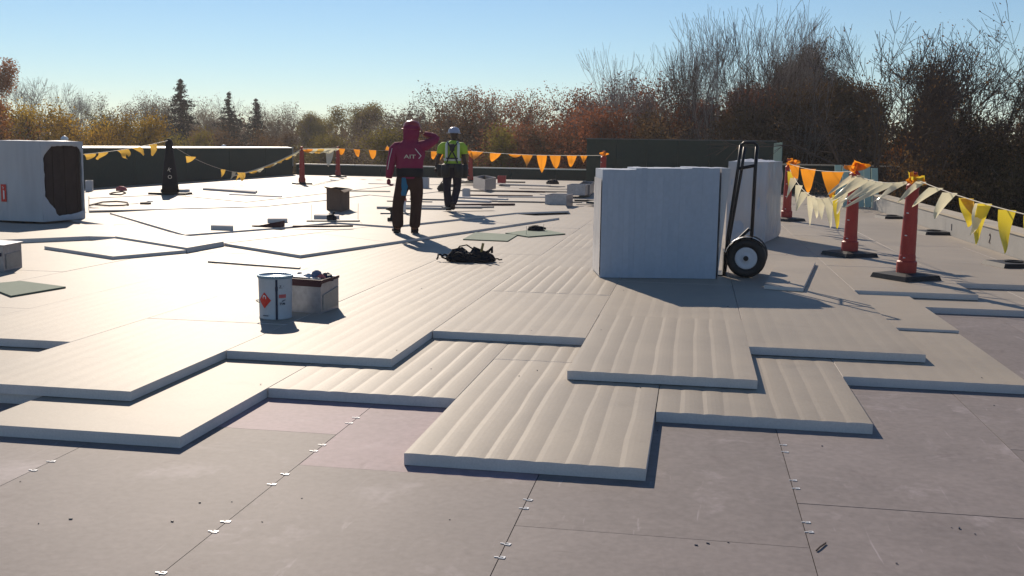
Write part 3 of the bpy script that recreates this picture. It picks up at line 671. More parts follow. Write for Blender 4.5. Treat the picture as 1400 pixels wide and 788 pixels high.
# ------------------------------------------------------------------ pail, boxes, tools
pc = at(377, 434.5, .127); pail = empty('steel_pail', pc, 0, 'white round pail with a red diamond hazard mark, beside the metal box', 'pail')
MB().lathe([(.128, .0), (.136, .004), (.136, .012), (.134, .02), (.140, .335), (.143, .345)], 40).build('body', M_can, pail, smooth=True)
MB().lathe([(.143, .345), (.150, .35), (.151, .362), (.148, .368), (.138, .368), (.134, .358)], 40).build('rim', M_canrim, pail, smooth=True)
MB().lathe([(.134, .352), (.134, .356), (.0005, .358)], 40).build('lid', mat('pale_blue_lid', (.50, .62, .68), .4), pail)
def wrapcyl(mb, poly, r, a0, z0):
    vs = [(r*math.sin(a0+x/r), -r*math.cos(a0+x/r), z0+z) for x, z in poly]; return mb.add(vs, [tuple(range(len(poly)))])
def decal(name, polys, m_, a0, z0, r=.1395, parent=pail):
    mb = MB()
    for pl_ in polys: wrapcyl(mb, pl_, r, a0, z0)
    return mb.build(name, m_, parent)
dia = []
for k in range(8):      # red diamond in vertical slivers so it follows the pail
    x0, x1 = -.062+k*.0155, -.062+(k+1)*.0155; h0, h1 = .068*(1-abs(x0)/.062), .068*(1-abs(x1)/.062)
    dia.append([(x0, -h0), (x1, -h1), (x1, h1), (x0, h0)])
decal('hazard_diamond', dia, M_red, math.radians(-18), .165, .1400)
decal('flame_mark', [[(-.018, .018), (-.012, .012), (-.009, .028), (.0, .036), (-.004, .046), (-.016, .036)], [(.0, .036), (.009, .028), (.012, .010), (.019, .016), (.017, .036), (-.004, .046)]], M_white, math.radians(-18), .165, .1410)
decal('strap', [[(-.009, 0), (.0, 0), (.0, .335), (-.009, .335)], [(0, 0), (.009, 0), (.009, .335), (0, .335)], [(-.011, .24), (.011, .24), (.011, .275), (-.011, .275)]], M_dark, math.radians(26), .005, .1415)
decal('print_block', [[(-.030, -.015), (-.008, -.015), (-.008, .015), (-.030, .015)], [(-.008, -.015), (.016, -.015), (.016, .015), (-.008, .015)], [(.016, -.015), (.034, -.015), (.034, .015), (.016, .015)]], M_pink, math.radians(46), .20, .1405)
rr = random.Random(5); sq = []
for k in range(12):
    x, z = rr.uniform(-.025, .018), rr.uniform(-.022, .018); sq.append([(x, z), (x+rr.uniform(.006, .014), z+.002), (x+rr.uniform(.004, .012), z+rr.uniform(.006, .012)), (x-.001, z+.008)])
decal('print_mark', sq, M_dark, math.radians(46), .148, .1408)
decal('handwriting', [[(-.014, 0), (.014, 0), (.014, .004), (-.014, .004)], [(-.012, .004), (-.006, .004), (.008, .020), (.002, .020)], [(-.010, .020), (.004, .020), (.004, .024), (-.010, .024)], [(.024, .014), (.030, .014), (.030, .018), (.024, .018)]], M_dark, math.radians(40), .268, .1408)
decal('maker_text', [[(-.026+.009*k, 0), (-.026+.009*k+.007, 0), (-.026+.009*k+.007, .008), (-.026+.009*k, .008)] for k in range(6)], M_dark, math.radians(-14), .032, .1405)
MB().tube([(-.139, -.03, .15), (-.150, -.055, .152), (-.128, -.085, .146), (-.10, -.105, .143)], .0045, 6).build('handle_wire', M_black, pail)

def metal_box(label, Fp, Lp, Rp, h, z, name='metal_box', rim=True, group=None, m_=None, thick=.018, dark=0):
    f, l, r_ = at(*Fp, z), at(*Lp, z), at(*Rp, z)
    e = empty(name, f, 0, label, 'box', group)
    a, b_ = l-f, r_-f; p = [Vector((0, 0, 0)), b_, a+b_, a]; mm = m_ or M_galv
    inn = [q + ((a+b_)/2-q).normalized()*thick*1.4 for q in p]
    names = ['side_panel']*4
    for k in range(4):
        q0, q1, i1, i0 = p[k], p[(k+1) % 4], inn[(k+1) % 4], inn[k]
        up = Vector((0, 0, h)); vs = [q0, q1, i1, i0, q0+up, q1+up, i1+up, i0+up]
        MB().add([tuple(v_) for v_ in vs], [(3, 2, 1, 0), (4, 5, 6, 7), (0, 1, 5, 4), (1, 2, 6, 5), (2, 3, 7, 6), (3, 0, 4, 7)]).build('side_panel', mm, e)
    MB().add([tuple(q+Vector((0, 0, .012))) for q in inn], [(0, 1, 2, 3)]).build('bottom', M_dark if dark else M_galv2, e)
    return e, a, b_
bx1, a1, b1 = metal_box('silver sheet metal box filled with rubbish, behind the white pail', (438.7, 429.5), (388, 425.5), (463, 421), .29, .127)
# dark rim band with overhanging flap and the raised panel on the right side
def vec(u, v, z, a=a1, b_=b1, o=(0, 0)): q = a*u+b_*v; return (q.x+o[0], q.y+o[1], z)
rb = MB()
nrm = -b1.normalized()*.012
rb.add([vec(-.01, 0, .235, o=nrm), vec(1.02, 0, .235, o=nrm), vec(1.02, 0, .295, o=nrm), vec(-.06, 0, .295, o=nrm), vec(-.01, 0, .235), vec(1.02, 0, .235), vec(1.02, .0, .297), vec(-.06, .0, .297)], [(0, 3, 2, 1), (4, 5, 6, 7), (3, 7, 6, 2), (0, 1, 5, 4), (0, 4, 7, 3)])
rb.build('rim_band', M_rust, bx1)
r2 = MB(); nr = -a1.normalized()*.010
r2.add([vec(0, .0, .262, o=nr), vec(0, 1, .275, o=nr), vec(0, 1, .296, o=nr), vec(0, 0, .298, o=nr), vec(0, 0, .262), vec(0, 1, .275), vec(0, 1, .296), vec(0, 0, .298)], [(0, 1, 2, 3), (4, 7, 6, 5), (0, 3, 7, 4), (1, 5, 6, 2), (3, 2, 6, 7)]); r2.build('rim_band', M_rust, bx1)
r3 = MB(); r3.add([vec(0, .10, .03, o=nr), vec(0, .93, .03, o=nr), vec(0, .93, .20, o=nr), vec(0, .10, .16, o=nr), vec(0, .10, .03), vec(0, .93, .03), vec(0, .93, .20), vec(0, .10, .16)], [(0, 1, 2, 3), (0, 3, 7, 4), (1, 5, 6, 2), (3, 2, 6, 7)]); r3.build('side_patch', M_galv2, bx1)
rub = empty('rubbish_heap', bx1.location + (a1+b1)*.5 + Vector((0, 0, .22)), 0, 'crumpled wrappers and scraps heaped in the metal box beside the pail', 'rubbish')
rr = random.Random(11)
for k in range(16):
    mb = MB(); c = a1*rr.uniform(-.40, .40)+b1*rr.uniform(-.40, .38); z = rr.uniform(.02, .075); n = 7; vs = []
    r_ = rr.uniform(.03, .075)
    for i in range(3):
        for j in range(n):
            t = 2*math.pi*j/n; q = r_*(1, .85, .3)[i]*rr.uniform(.7, 1.25); vs.append((c.x+q*math.cos(t), c.y+q*math.sin(t), z+(-.03, .012, .03)[i]+rr.uniform(-.012, .012)))
    fs = [(i*n+j, i*n+(j+1) % n, (i+1)*n+(j+1) % n, (i+1)*n+j) for i in range(2) for j in range(n)]+[tuple(2*n+j for j in range(n))]
    mb.add(vs, fs).build('scrap', [M_white, M_galv2, M_pink, M_rust, M_dark, M_wrap][k % 6], rub)
mb = MB().box(-.16, .16, -.10, .10, .0, .004, Matrix.Translation(a1*.0+Vector((0, 0, .085))) @ Euler((.15, .1, .4)).to_matrix().to_4x4()); mb.build('folded_sheet', M_white, rub)
mb = MB().lathe([(.045, 0), (.055, .03), (.04, .07), (.015, .085)], 9, Matrix.Translation(-a1*.15+b1*.0+Vector((0, 0, .05)))); mb.build('rag', mat('blue_grey_rag', (.12, .15, .24), .9), rub, smooth=True)

bx2, a2, b2 = metal_box('open dented silver metal box at the left edge of the picture', (5.5, 372), (-50, 368), (30.5, 366), .285, .127)
q_ = MB(); nr2 = -a2.normalized()*.010
q_.add([vec(0, .12, .03, a2, b2, nr2), vec(0, .9, .03, a2, b2, nr2), vec(0, .92, .20, a2, b2, nr2), vec(0, .12, .19, a2, b2, nr2), vec(0, .12, .03, a2, b2), vec(0, .9, .03, a2, b2), vec(0, .92, .20, a2, b2), vec(0, .12, .19, a2, b2)], [(0, 1, 2, 3), (0, 3, 7, 4), (1, 5, 6, 2), (3, 2, 6, 7)]).build('side_patch', M_galv2, bx2)
q_ = MB(); nb2 = -b2.normalized()*.008
q_.add([vec(.04, 0, .17, a2, b2, nb2), vec(.9, 0, .17, a2, b2, nb2), vec(.9, 0, .21, a2, b2, nb2), vec(.04, 0, .21, a2, b2, nb2)], [(0, 3, 2, 1)]).build('dark_slot', M_dark, bx2)
MB().add([vec(-.04, -.04, .288, a2, b2), vec(1.04, -.04, .288, a2, b2), vec(1.04, 1.04, .288, a2, b2), vec(-.04, 1.04, .288, a2, b2), vec(-.04, -.04, .30, a2, b2), vec(1.04, -.04, .30, a2, b2), vec(1.04, 1.04, .30, a2, b2), vec(-.04, 1.04, .30, a2, b2)],
         [(3, 2, 1, 0), (4, 5, 6, 7), (0, 1, 5, 4), (1, 2, 6, 5), (2, 3, 7, 6), (3, 0, 4, 7)]).build('lid', M_galv, bx2)
for lab, Fp, Lp, Rp, h, z in [
    ('open metal roof curb nearest the white board stack', (774, 284), (745, 283.5), (783, 281.5), .30, .127),
    ('open metal roof curb behind the nearest one, by the board stack', (800, 267.5), (775, 267), (806, 265.5), .30, .20),
    ('long metal roof curb partly hidden behind the stack, farther back', (806, 268), (790, 267), (812, 262), .32, .16),
    ('open metal roof curb standing right of the man in the lime vest', (663, 262), (647, 257.5), (678, 258), .36, .215),
    ('small white box just right of the lime vested man, near his feet', (641, 270), (632, 269.5), (643, 269), .22, .20),
    ('small white box seen between the two workers', (585, 258), (575, 257.5), (587, 257), .33, .215)]:
    metal_box(lab, Fp, Lp, Rp, h, z, 'roof_curb', group='metal roof curbs among the scraps', m_=M_wrap if 'white' in lab and 'stack' not in lab else M_galv, dark=1)
metal_box('small pale box against the left wall beside the torn bundle', (126, 262), (117, 262), (128, 261), .30, .13, 'pale_box', m_=M_wrap)
# cardboard box
cb, ac, bc_ = metal_box('brown cardboard box, open at the top, in front of the left orange post', (466, 290), (446.5, 287), (478, 286), .44, .2, 'cardboard_box', m_=M_card, thick=.01)
MB().add([vec(0, 0, .44, ac, bc_), vec(1, 0, .44, ac, bc_), vec(1.05, -.25, .50, ac, bc_), vec(.05, -.22, .47, ac, bc_)], [(0, 1, 2, 3)]).build('flap', M_card, cb)
MB().add([vec(0, 0, .44, ac, bc_), vec(0, 1, .44, ac, bc_), vec(-.25, 1, .42, ac, bc_), vec(-.22, .05, .40, ac, bc_)], [(0, 1, 2, 3)]).build('flap', M_card, cb)
# crate
cr, ar, br_ = metal_box('small red crate among the scraps at the far edge', (691, 251), (680, 250.5), (692, 249.5), .25, .224, 'red_crate', m_=mat('red_plastic', (.45, .04, .04), .5))

def block(name, pxs, z0, z1, m_, label, cat, group=None): return slab(name, quadpx(pxs, z1), z0, z1, None, m_, m_, label, cat, group)
block('foam_block', [(288, 308.5), (318.5, 309.5), (319, 308), (289, 307)], .196, .265, M_foam, 'grey foam block lying left of the long thin board edge', 'block', 'grey foam blocks on the bright roof')
block('foam_block', [(365.5, 299.5), (392.5, 299.5), (393, 298.3), (366, 298.3)], .198, .265, M_foam, 'grey foam block between the dark wedge and the long blade', 'block', 'grey foam blocks on the bright roof')
block('foam_block', [(429, 294.5), (463, 295.3), (464, 293.5), (430, 293)], .20, .28, M_foam, 'grey foam block lying in front of the cardboard box', 'block', 'grey foam blocks on the bright roof')
block('timber_strip', [(419, 301.5), (491, 301.5), (492, 300.6), (420, 300.6)], .20, .222, M_galv2, 'thin flat strip with upright wires in front of the cardboard box', 'strip')
block('foam_plank', [(277, 257.5), (349, 262.5), (352, 260.5), (283, 257)], .222, .28, M_foam, 'long grey plank lying in front of the left wall', 'plank')
block('foam_plank', [(313, 265.7), (384, 269), (386, 268), (314, 264.6)], .222, .245, M_foam, 'thin pale plank below the long grey plank near the wall', 'plank')
block('timber_strip', [(520, 291), (562, 291.4), (562, 290.3), (520, 290)], .196, .225, M_galv2, 'short brown strip lying behind the drill', 'strip')
w1 = MB(); w1.prism([(0, 0), (.5, .02), (.5, .2), (.1, .2)], 0, .02); w1.add([(.12, .02, .02), (.5, .02, .02), (.5, .2, .02), (.12, .2, .02), (.5, .02, .10), (.5, .2, .10)], [(0, 1, 4), (3, 5, 2), (1, 2, 5, 4), (0, 4, 5, 3)])
tag(w1.build('dark_wedge', M_rust, None, loc=at(344, 310, .2)), 'dark tapered wedge lying between the two grey foam blocks', 'wedge')
bl = MB(); bl.prism([(0, 0), (.5, -.06), (1.0, -.01), (1.0, .03), (.5, .03)], 0, .03)
tag(bl.build('curved_blade', M_rust, None, loc=at(400, 311, .2), rz=.45), 'long dark blade shaped strip in front of the thin wired strip', 'strip')
for px, py, h in ((425.5, 301, .28), (489.5, 301, .30)):
    tag(MB().tube([(0, 0, 0), (.004, 0, h)], .004, 5).build('wire_stake', M_galv2, None, loc=at(px, py, .215)), 'thin wire standing at the %s end of the flat strip' % ('left' if px < 450 else 'right'), 'wire')
for px, py, h, s_ in ((719.5, 321, .14, 'left'), (743, 316, .12, 'right')):
    tag(MB().tube([(0, 0, 0), (.003, 0, h)], .0035, 5).build('wire_stake', M_galv2, None, loc=at(px, py, .146)), 'thin short wire standing on the %s part of the green diamond board' % s_, 'wire')
def lump(label, px, py, z, w, d, h, seed, m_=M_cloth, name='tool', cat='tool', n=14):
    e = empty(name, at(px, py, z), 0, label, cat); rr = random.Random(seed); vs = []; fs = []
    prof = [(1, 0), (1.04, .35), (.85, .75), (.4, 1)]
    for i, (q, zz) in enumerate(prof):
        for j in range(n): t = 2*math.pi*j/n; f = q*rr.uniform(.82, 1.15); vs.append((w/2*f*math.cos(t), d/2*f*math.sin(t), h*zz*rr.uniform(.85, 1.1)))
    for i in range(3):
        for j in range(n): fs.append((i*n+j, i*n+(j+1) % n, (i+1)*n+(j+1) % n, (i+1)*n+j))
    fs.append(tuple(3*n+j for j in range(n)))
    MB().add(vs, fs).build('body', m_, e, smooth=True); return e
e = lump('small black tool lying on the green diamond board', 733, 315.5, .146, .28, .14, .09, 2)
MB().tube([(.08, 0, .06), (.17, -.02, .04)], .02, 6).build('grip', M_black, e)
e = lump('dark tool on the thin wired strip before the cardboard box', 453, 301, .222, .18, .12, .10, 5)
MB().tube([(.02, 0, .08), (.06, 0, .15)], .02, 6).build('grip', M_black, e)
e = lump('black bag left of the lime vested man\'s legs', 606, 262, .215, .34, .25, .24, 8, name='tool_bag', cat='bag')
MB().tube([(-.1, 0, .2), (0, 0, .34), (.1, 0, .2)], .015, 6).build('strap', M_black, e)
e = lump('small dark heap lying in front of the rear parapet', 756, 252, .224, .45, .3, .16, 9)
MB().tube([(-.1, 0, .1), (0, 0, .22)], .02, 6).build('grip', M_black, e)
# harness heap in the middle
hh = empty('harness_heap', at(641, 357.5, .127), .06, 'black safety harness and straps heaped on the boards in the middle', 'harness')
hb = MB(); rr = random.Random(21); n = 26; vs = []; fs = []
for i, (q, zz) in enumerate([(1.0, 0.0), (1.06, .25), (.98, .55), (.80, .85), (.35, 1.0)]):
    for j in range(n):
        t = 2*math.pi*j/n; lob = 1+.12*math.sin(3*t+1)+.07*math.sin(7*t); hz_ = .135*(1+.25*math.sin(2*t+.5)+.18*math.sin(5*t+i))
        vs.append((.285*q*lob*math.cos(t)*rr.uniform(.93, 1.07)-.01, .15*q*lob*math.sin(t)*rr.uniform(.9, 1.1), max(0, hz_*zz)))
for i in range(4):
    for j in range(n): fs.append((i*n+j, i*n+(j+1) % n, (i+1)*n+(j+1) % n, (i+1)*n+j))
fs.append(tuple(4*n+j for j in range(n)))
hb.add(vs, fs).build('webbing_pile', M_cloth, hh, smooth=False)
for k in range(20):
    a = rr.uniform(-.27, .24); y0 = rr.uniform(-.13, .12); pts = [Vector((a, y0, .05))]
    d = rr.uniform(-1, 1)
    for i in range(6): pts.append(pts[-1]+Vector((rr.uniform(.0, .05)*(1 if d > 0 else -1), rr.uniform(-.03, .03), rr.uniform(-.02, .045) if i < 3 else rr.uniform(-.05, .01)))); pts[-1].z = max(.012, pts[-1].z)
    MB().tube(pts, rr.uniform(.007, .014), 5).build('strap', M_cloth, hh)
MB().tube([(-.17, 0, .12), (-.12, 0, .19), (-.03, 0, .21), (.05, 0, .16)], .009, 6).build('strap', M_cloth, hh)
MB().tube([(.16, -.02, .12), (.185, -.02, .24)], .017, 7).build('buckle', mat('brass_buckle', (.25, .18, .05), .4), hh)
MB().tube([(.18, 0, .10), (.26, -.02, .14), (.30, -.02, .19), (.30, -.04, .12)], .018, 6).build('strap', M_cloth, hh)
MB().tube([(.1, -.12, .02), (.2, -.14, .03), (.29, -.12, .03)], .02, 6).build('strap', M_cloth, hh)
# drill beside worker
dr = empty('cordless_drill', at(535, 302.5, .2), .2, 'black cordless drill standing upright by the left foot of the red hooded man', 'drill')
MB().box(-.07, .07, -.035, .035, 0, .065).build('battery', M_black, dr, bevel=.008)
MB().tube([(.0, 0, .06), (.01, 0, .12), (.0, 0, .19)], [.026, .022, .028], 10).build('grip', M_black, dr, smooth=True)
MB().tube([(.07, 0, .22), (-.03, 0, .22), (-.06, 0, .22), (-.10, 0, .22)], [.03, .038, .026, .014], 12).build('motor_housing', M_black, dr, smooth=True)
cg = empty('caulk_tube', at(553, 292, .2), .2, 'white tube with a red tip standing behind the red hooded man', 'tube')
MB().tube([(0, 0, 0), (0, 0, .26)], .03, 12).build('tube_body', M_white, cg, smooth=True); MB().tube([(0, 0, .26), (0, 0, .36)], [.05, .02], 10).build('tip', M_pink, cg, smooth=True)
# hoses near the left wall
tag(MB().tube([at(a, b_, .236) for a, b_ in [(122, 281), (140, 276.5), (160, 275.5), (174, 277), (175.5, 280), (168, 281), (150, 281.5), (130, 280)]], .016, 6).build('hose_loop', M_card, None), 'brown hose loop lying on the bright boards right of the torn bundle', 'hose')
tag(MB().tube([at(a, b_, .24) for a, b_ in [(150, 265), (155, 263.5), (168, 262), (172, 264), (165, 266.4), (152, 266), (150, 265)]], .018, 6).build('hose_loop', M_card, None), 'small brown hose coil lying below the red tool near the left wall', 'hose')
e = lump('small red tool on the coil near the left wall', 166, 261, .224, .3, .2, .12, 13, m_=M_pink)
tag(MB().box(-.1, .1, -.06, .06, 0, .04).build('scrap_block', M_card, None, loc=at(199, 279.5, .212)), 'tiny brown scrap lying right of the hose loop', 'scrap')

# offcut strips scattered far back
rr = random.Random(33)
strips = [(600, 283, 1.9, .1, .22), (640, 285, 1.2, .5, .25), (673, 262, 2.6, .04, .2), (700, 262.5, 2.0, -.1, .2), (652, 272, 1.8, -.5, .2), (690, 276, 2.4, -.12, .2), (738, 277, 2.1, .05, .2), (662, 281, 1.5, .4, .2),
          (706, 253, 2.6, -.45, .22), (730, 255, 2.2, -.3, .22), (755, 263, 2.0, 0, .2), (684, 268, 1.8, .1, .2), (566, 286, 1.6, 0, .2), (598, 274, 1.4, -.12, .2), (760, 259, 2.4, .1, .2), (720, 270, 1.6, .2, .2), (640, 276, 1.2, -.4, .2), (560, 276, 1.1, -.05, .2), (505, 262, 1.2, .1, .22), (532, 252, 1.4, .0, .224)]
proto = None
for k, (px, py, l, a, z) in enumerate(strips):
    t_ = rr.uniform(.018, .045); w = rr.uniform(.07, .22)
    o = MB().box(-l/2, l/2, -w/2, w/2, 0, t_).build('offcut_strip', [M_foam, M_galv2, M_facer, M_rust][k % 4 if k % 4 != 3 or k in (3, 11, 7) else 0], None, loc=at(px, py, z+.002), rz=YAW+a)
    where_ = ['leading from the knees of the hooded man toward the lime vested man', 'directly in front of the lime vested man\'s boots', 'below the metal curb right of the lime vested man', 'reaching right of the long curb strip below the red crate', 'slanting right beside the lime vested man\'s legs', 'running between the lime vested man and the nearest roof curb', 'ending left of the nearest metal roof curb', 'near the lime vested man\'s shadow',
              'slanting up toward the parapet right of the red crate', 'slanting in front of the dark heap by the parapet', 'left of the two rear roof curbs', 'dark one below the red crate', 'beside the hooded man\'s knees', 'between the two workers at knee height', 'just below the dark heap', 'left of the nearest metal roof curb, rear one', 'slanting at the lime vested man\'s calf', 'just right of the hooded man\'s waist', 'right of the cardboard box toward the hooded man', 'near the parapet left of the hooded man']
    tag(o, 'thin offcut strip ' + where_[k], 'strip', 'offcut strips scattered on the far roof')
for k, (px, py) in enumerate([(640, 251), (812, 276), (700, 250)]):
    tag(MB().box(-.5, .5, -.12, .12, 0, .05).build('dark_bar', M_black, None, loc=at(px, py, .2), rz=YAW+.02*k), ['black flat bar behind the lime vested man on the ground', 'black flat bar left of the board stack', 'black flat bar right of the red crate'][k], 'bar')
# crumbs and small debris on the near boards
rr = random.Random(3); db = MB()
for k in range(45):
    px, py = rr.uniform(10, 1390), 340+ (rr.random()**1.1)*440
    z = None; p = at(px, py, .127)
    inL2 = any(a <= p.x <= b_ and p.y >= f for (a, b_), f in zip(L2x, L2f))
    if inL2: z = .1275
    else:
        p = at(px, py, .063); inL1 = any(a <= p.x <= b_ and p.y >= f for (a, b_), f in zip(L1x, L1f))
        z = .0665 if inL1 else .001
    p = at(px, py, z); s_ = rr.uniform(.002, .0048)*(1.5 if py < 450 else 1); a = rr.uniform(0, 3)
    db.box(-s_*rr.uniform(.8, 2.4), s_, -s_*.7, s_*.7, 0, s_*.8, Matrix.Translation(p) @ Matrix.Rotation(a, 4, 'Z'))
tag(db.build('crumbs', M_dark), 'tiny dark crumbs sprinkled over the boards', 'debris', kind='stuff')
tag(MB().tube([at(1116, 753, .004), at(1121, 748, .006), at(1129, 742.5, .004)], .0035, 5).build('twig', M_bark), 'small brown twig lying on the base board at the lower right', 'twig')

# ------------------------------------------------------------------ people
def skin(name, J, Ed, m_, parent, root=None, sub=2, loc=None):
    """continuous surface grown over joints J = {key: (x, y, z, r[, r2])} joined by edges"""
    keys = list(J); me = bpy.data.meshes.new(name+'_t'); me.from_pydata([J[k][:3] for k in keys], [(keys.index(a), keys.index(b_)) for a, b_ in Ed], [])
    o = bpy.data.objects.new(name+'_t', me); C.objects.link(o)
    sk = o.modifiers.new('s', 'SKIN'); sk.use_smooth_shade = True
    for i, k in enumerate(keys):
        d = me.skin_vertices[0].data[i]; r = J[k][3]; d.radius = (r, J[k][4] if len(J[k]) > 4 else r); d.use_root = (k == (root or keys[0]))
    ss = o.modifiers.new('u', 'SUBSURF'); ss.levels = sub; ss.render_levels = sub
    dg = bpy.context.evaluated_depsgraph_get(); m2 = bpy.data.meshes.new_from_object(o.evaluated_get(dg)); bpy.data.objects.remove(o)
    m2.materials.clear(); m2.materials.append(m_)
    m2.polygons.foreach_set('use_smooth', [True]*len(m2.polygons))
    return link(name, m2, parent, loc)
def chain(*k): return [(k[i], k[i+1]) for i in range(len(k)-1)]
def hand(parent, wrist, d, side, m_, curl=.5, r=.0085):
    """palm and five bent fingers; d = direction of the hand, side = thumb side"""
    wrist, d, side = Vector(wrist), Vector(d).normalized(), Vector(side); side = (side-d*side.dot(d)).normalized(); nrm = d.cross(side)
    J = {'w': (*wrist, .024, .02), 'p': (*(wrist+d*.045), .038, .018), 'q': (*(wrist+d*.085), .038, .016)}; Ed = chain('w', 'p', 'q')
    for i, l in enumerate((.070, .078, .072, .056)):
        o = wrist+d*.085+side*(.027-.018*i); c = curl
        a1 = o+(d*math.cos(c)+nrm*math.sin(c))*l*.5; a2_ = a1+(d*math.cos(c*2)+nrm*math.sin(c*2))*l*.3; a3 = a2_+(d*math.cos(c*2.6)+nrm*math.sin(c*2.6))*l*.25
        for n_, v_ in (('a', o), ('b', a1), ('c', a2_), ('d', a3)): J[f'{n_}{i}'] = (*v_, r*(1 if n_ != 'd' else .8))
        Ed += chain('q', f'a{i}', f'b{i}', f'c{i}', f'd{i}')
    t0 = wrist+d*.03+side*.03; t1 = t0+(d*.6+side*.6+nrm*.3)*.035; t2 = t1+(d*.9+side*.1+nrm*.3)*.03
    J['t0'] = (*t0, .011); J['t1'] = (*t1, .0095); J['t2'] = (*t2, .008); Ed += chain('p', 't0', 't1', 't2')
    return skin('hand', J, Ed, m_, parent, 'w', 1)
M_skin1 = mat('tanned_skin', (.23, .10, .07), .55, .4); M_skin2 = mat('dark_skin', (.035, .018, .014), .5, .4)
M_hood = mat('crimson_hoodie', (.25, .024, .075), .85, .2, var=.4, vscale=9, bump=.003, bscale=22, col2=(.20, .015, .06))
M_pants = mat('brown_trousers', (.060, .028, .022), .85, .2, var=.5, vscale=8, bump=.004, bscale=18)
M_navy = mat('dark_navy_trousers', (.015, .012, .028), .85, .2, bump=.004, bscale=18)
M_boot = mat('dark_boots', (.028, .016, .016), .6, .3)
M_lime = mat('lime_shirt', (.38, .56, .05), .7, .3, var=.3, vscale=8, bump=.003, bscale=22)
M_silver = mat('reflective_tape', (.62, .66, .60), .4, .5)
M_hat1 = mat('red_hard_hat', (.34, .03, .035), .35, .5); M_hat2 = mat('white_hard_hat', (.36, .38, .48), .3, .5)
M_glove = mat('red_glove', (.28, .035, .05), .7, .3)
def head(parent, c, m_, turn=0., tilt=0.):
    M = Matrix.Translation(Vector(c)) @ Euler((tilt, 0, turn)).to_matrix().to_4x4()     # face looks along +Y
    mb = MB(); prof = [(.03, -.125), (.052, -.112), (.063, -.085), (.070, -.05), (.077, -.01), (.080, .03), (.076, .07), (.058, .10), (.03, .118), (.004, .122)]
    n = 20; vs = []
    for r, z in prof:
        for k in range(n):
            a = 2*math.pi*k/n; x, y = r*math.cos(a)*.92, r*math.sin(a)*1.16 + .008
            if y > 0 and abs(x) < .02: y += {-.05: .006, -.01: .02, .03: .006}.get(z, 0) + (.012 if z < -.08 else 0)
            vs.append(M @ Vector((x, y, z)))
    fs = [(i*n+k, i*n+(k+1) % n, (i+1)*n+(k+1) % n, (i+1)*n+k) for i in range(len(prof)-1) for k in range(n)] + [tuple(range(n))[::-1], tuple((len(prof)-1)*n+k for k in range(n))]
    h_ = mb.add(vs, fs).build('head', m_, parent, smooth=True)
    for s in (-1, 1):
        MB().lathe([(.003, -.012), (.016, -.008), (.02, .008), (.012, .022), (.003, .026)], 8, M @ Matrix.Translation((s*.073, .0, .0)) @ Matrix.Scale(.45, 4, (1, 0, 0))).build('ear', m_, h_, smooth=True)
        MB().lathe([(.002, -.010), (.010, 0), (.002, .010)], 8, M @ Matrix.Translation((s*.028, .083, .012))).build('eye', M_dark, h_, smooth=True)
    MB().box(-.022, .022, .078, .088, -.062, -.055, M).build('mouth', M_rust, h_)
    return M
def hard_hat(parent, M, m_, brim_dir=1):
    h_ = MB().lathe([(.108, .045), (.112, .05), (.110, .075), (.100, .115), (.078, .148), (.045, .166), (.004, .172)], 24, M @ Matrix.Scale(1.14, 4, (0, 1, 0))).build('hard_hat', m_, parent, smooth=True)
    br = MB(); vs = []; n = 24
    for k in range(n):
        a = 2*math.pi*k/n; f = 1.10 + (.30 if math.sin(a)*brim_dir > .3 else 0)*max(0, math.sin(a)*brim_dir)
        for q, z in ((.104, .050), (.108*f+.012, .040), (.108*f+.012, .046)): vs.append(M @ Vector((q*math.cos(a), q*1.14*math.sin(a), z)))
    fs = []
    for k in range(n):
        a, b_ = k*3, ((k+1) % n)*3; fs += [(a, a+1, b_+1, b_), (a+1, a+2, b_+2, b_+1), (a+2, a, b_, b_+2)]
    br.add(vs, fs).build('brim', m_, h_, smooth=True)
    MB().tube([M @ Vector((0, -.115, .07)), M @ Vector((0, -.06, .155)), M @ Vector((0, .04, .174)), M @ Vector((0, .11, .12))], .009, 6).build('ridge', m_, h_, smooth=True)

# man in the crimson hooded top, seen from behind, right hand raised to his face
p1 = empty('person', at(560, 319, .168), YAW, 'person in crimson hooded top, red hard hat and brown trousers, one hand raised to face', 'person')
skin('body', {'pel': (.0, 0, .93, .135, .10), 'ab': (-.005, 0, 1.12, .13, .10), 'ch': (0, 0, 1.33, .155, .105), 'nk': (.01, .0, 1.49, .055), 'hd': (.02, .02, 1.58, .05),
     'sl': (-.17, 0, 1.42, .06), 'el': (-.245, -.01, 1.15, .043), 'wl': (-.285, .03, .90, .028), 'sr': (.18, 0, 1.43, .06), 'er': (.335, .07, 1.50, .044), 'wr': (.17, .13, 1.60, .028),
     'hl': (-.09, 0, .88, .09), 'kl': (-.165, .02, .48, .062), 'al': (-.155, -.01, .10, .042), 'fl': (-.22, .12, .045, .04), 'hr': (.09, 0, .88, .09), 'kr': (.085, .03, .48, .062), 'ar': (.065, -.01, .10, .042), 'frr': (.07, .15, .045, .04)},
     chain('pel', 'ab', 'ch', 'nk', 'hd')+chain('ch', 'sl', 'el', 'wl')+chain('ch', 'sr', 'er', 'wr')+chain('pel', 'hl', 'kl', 'al', 'fl')+chain('pel', 'hr', 'kr', 'ar', 'frr'), M_skin1, p1, 'pel')
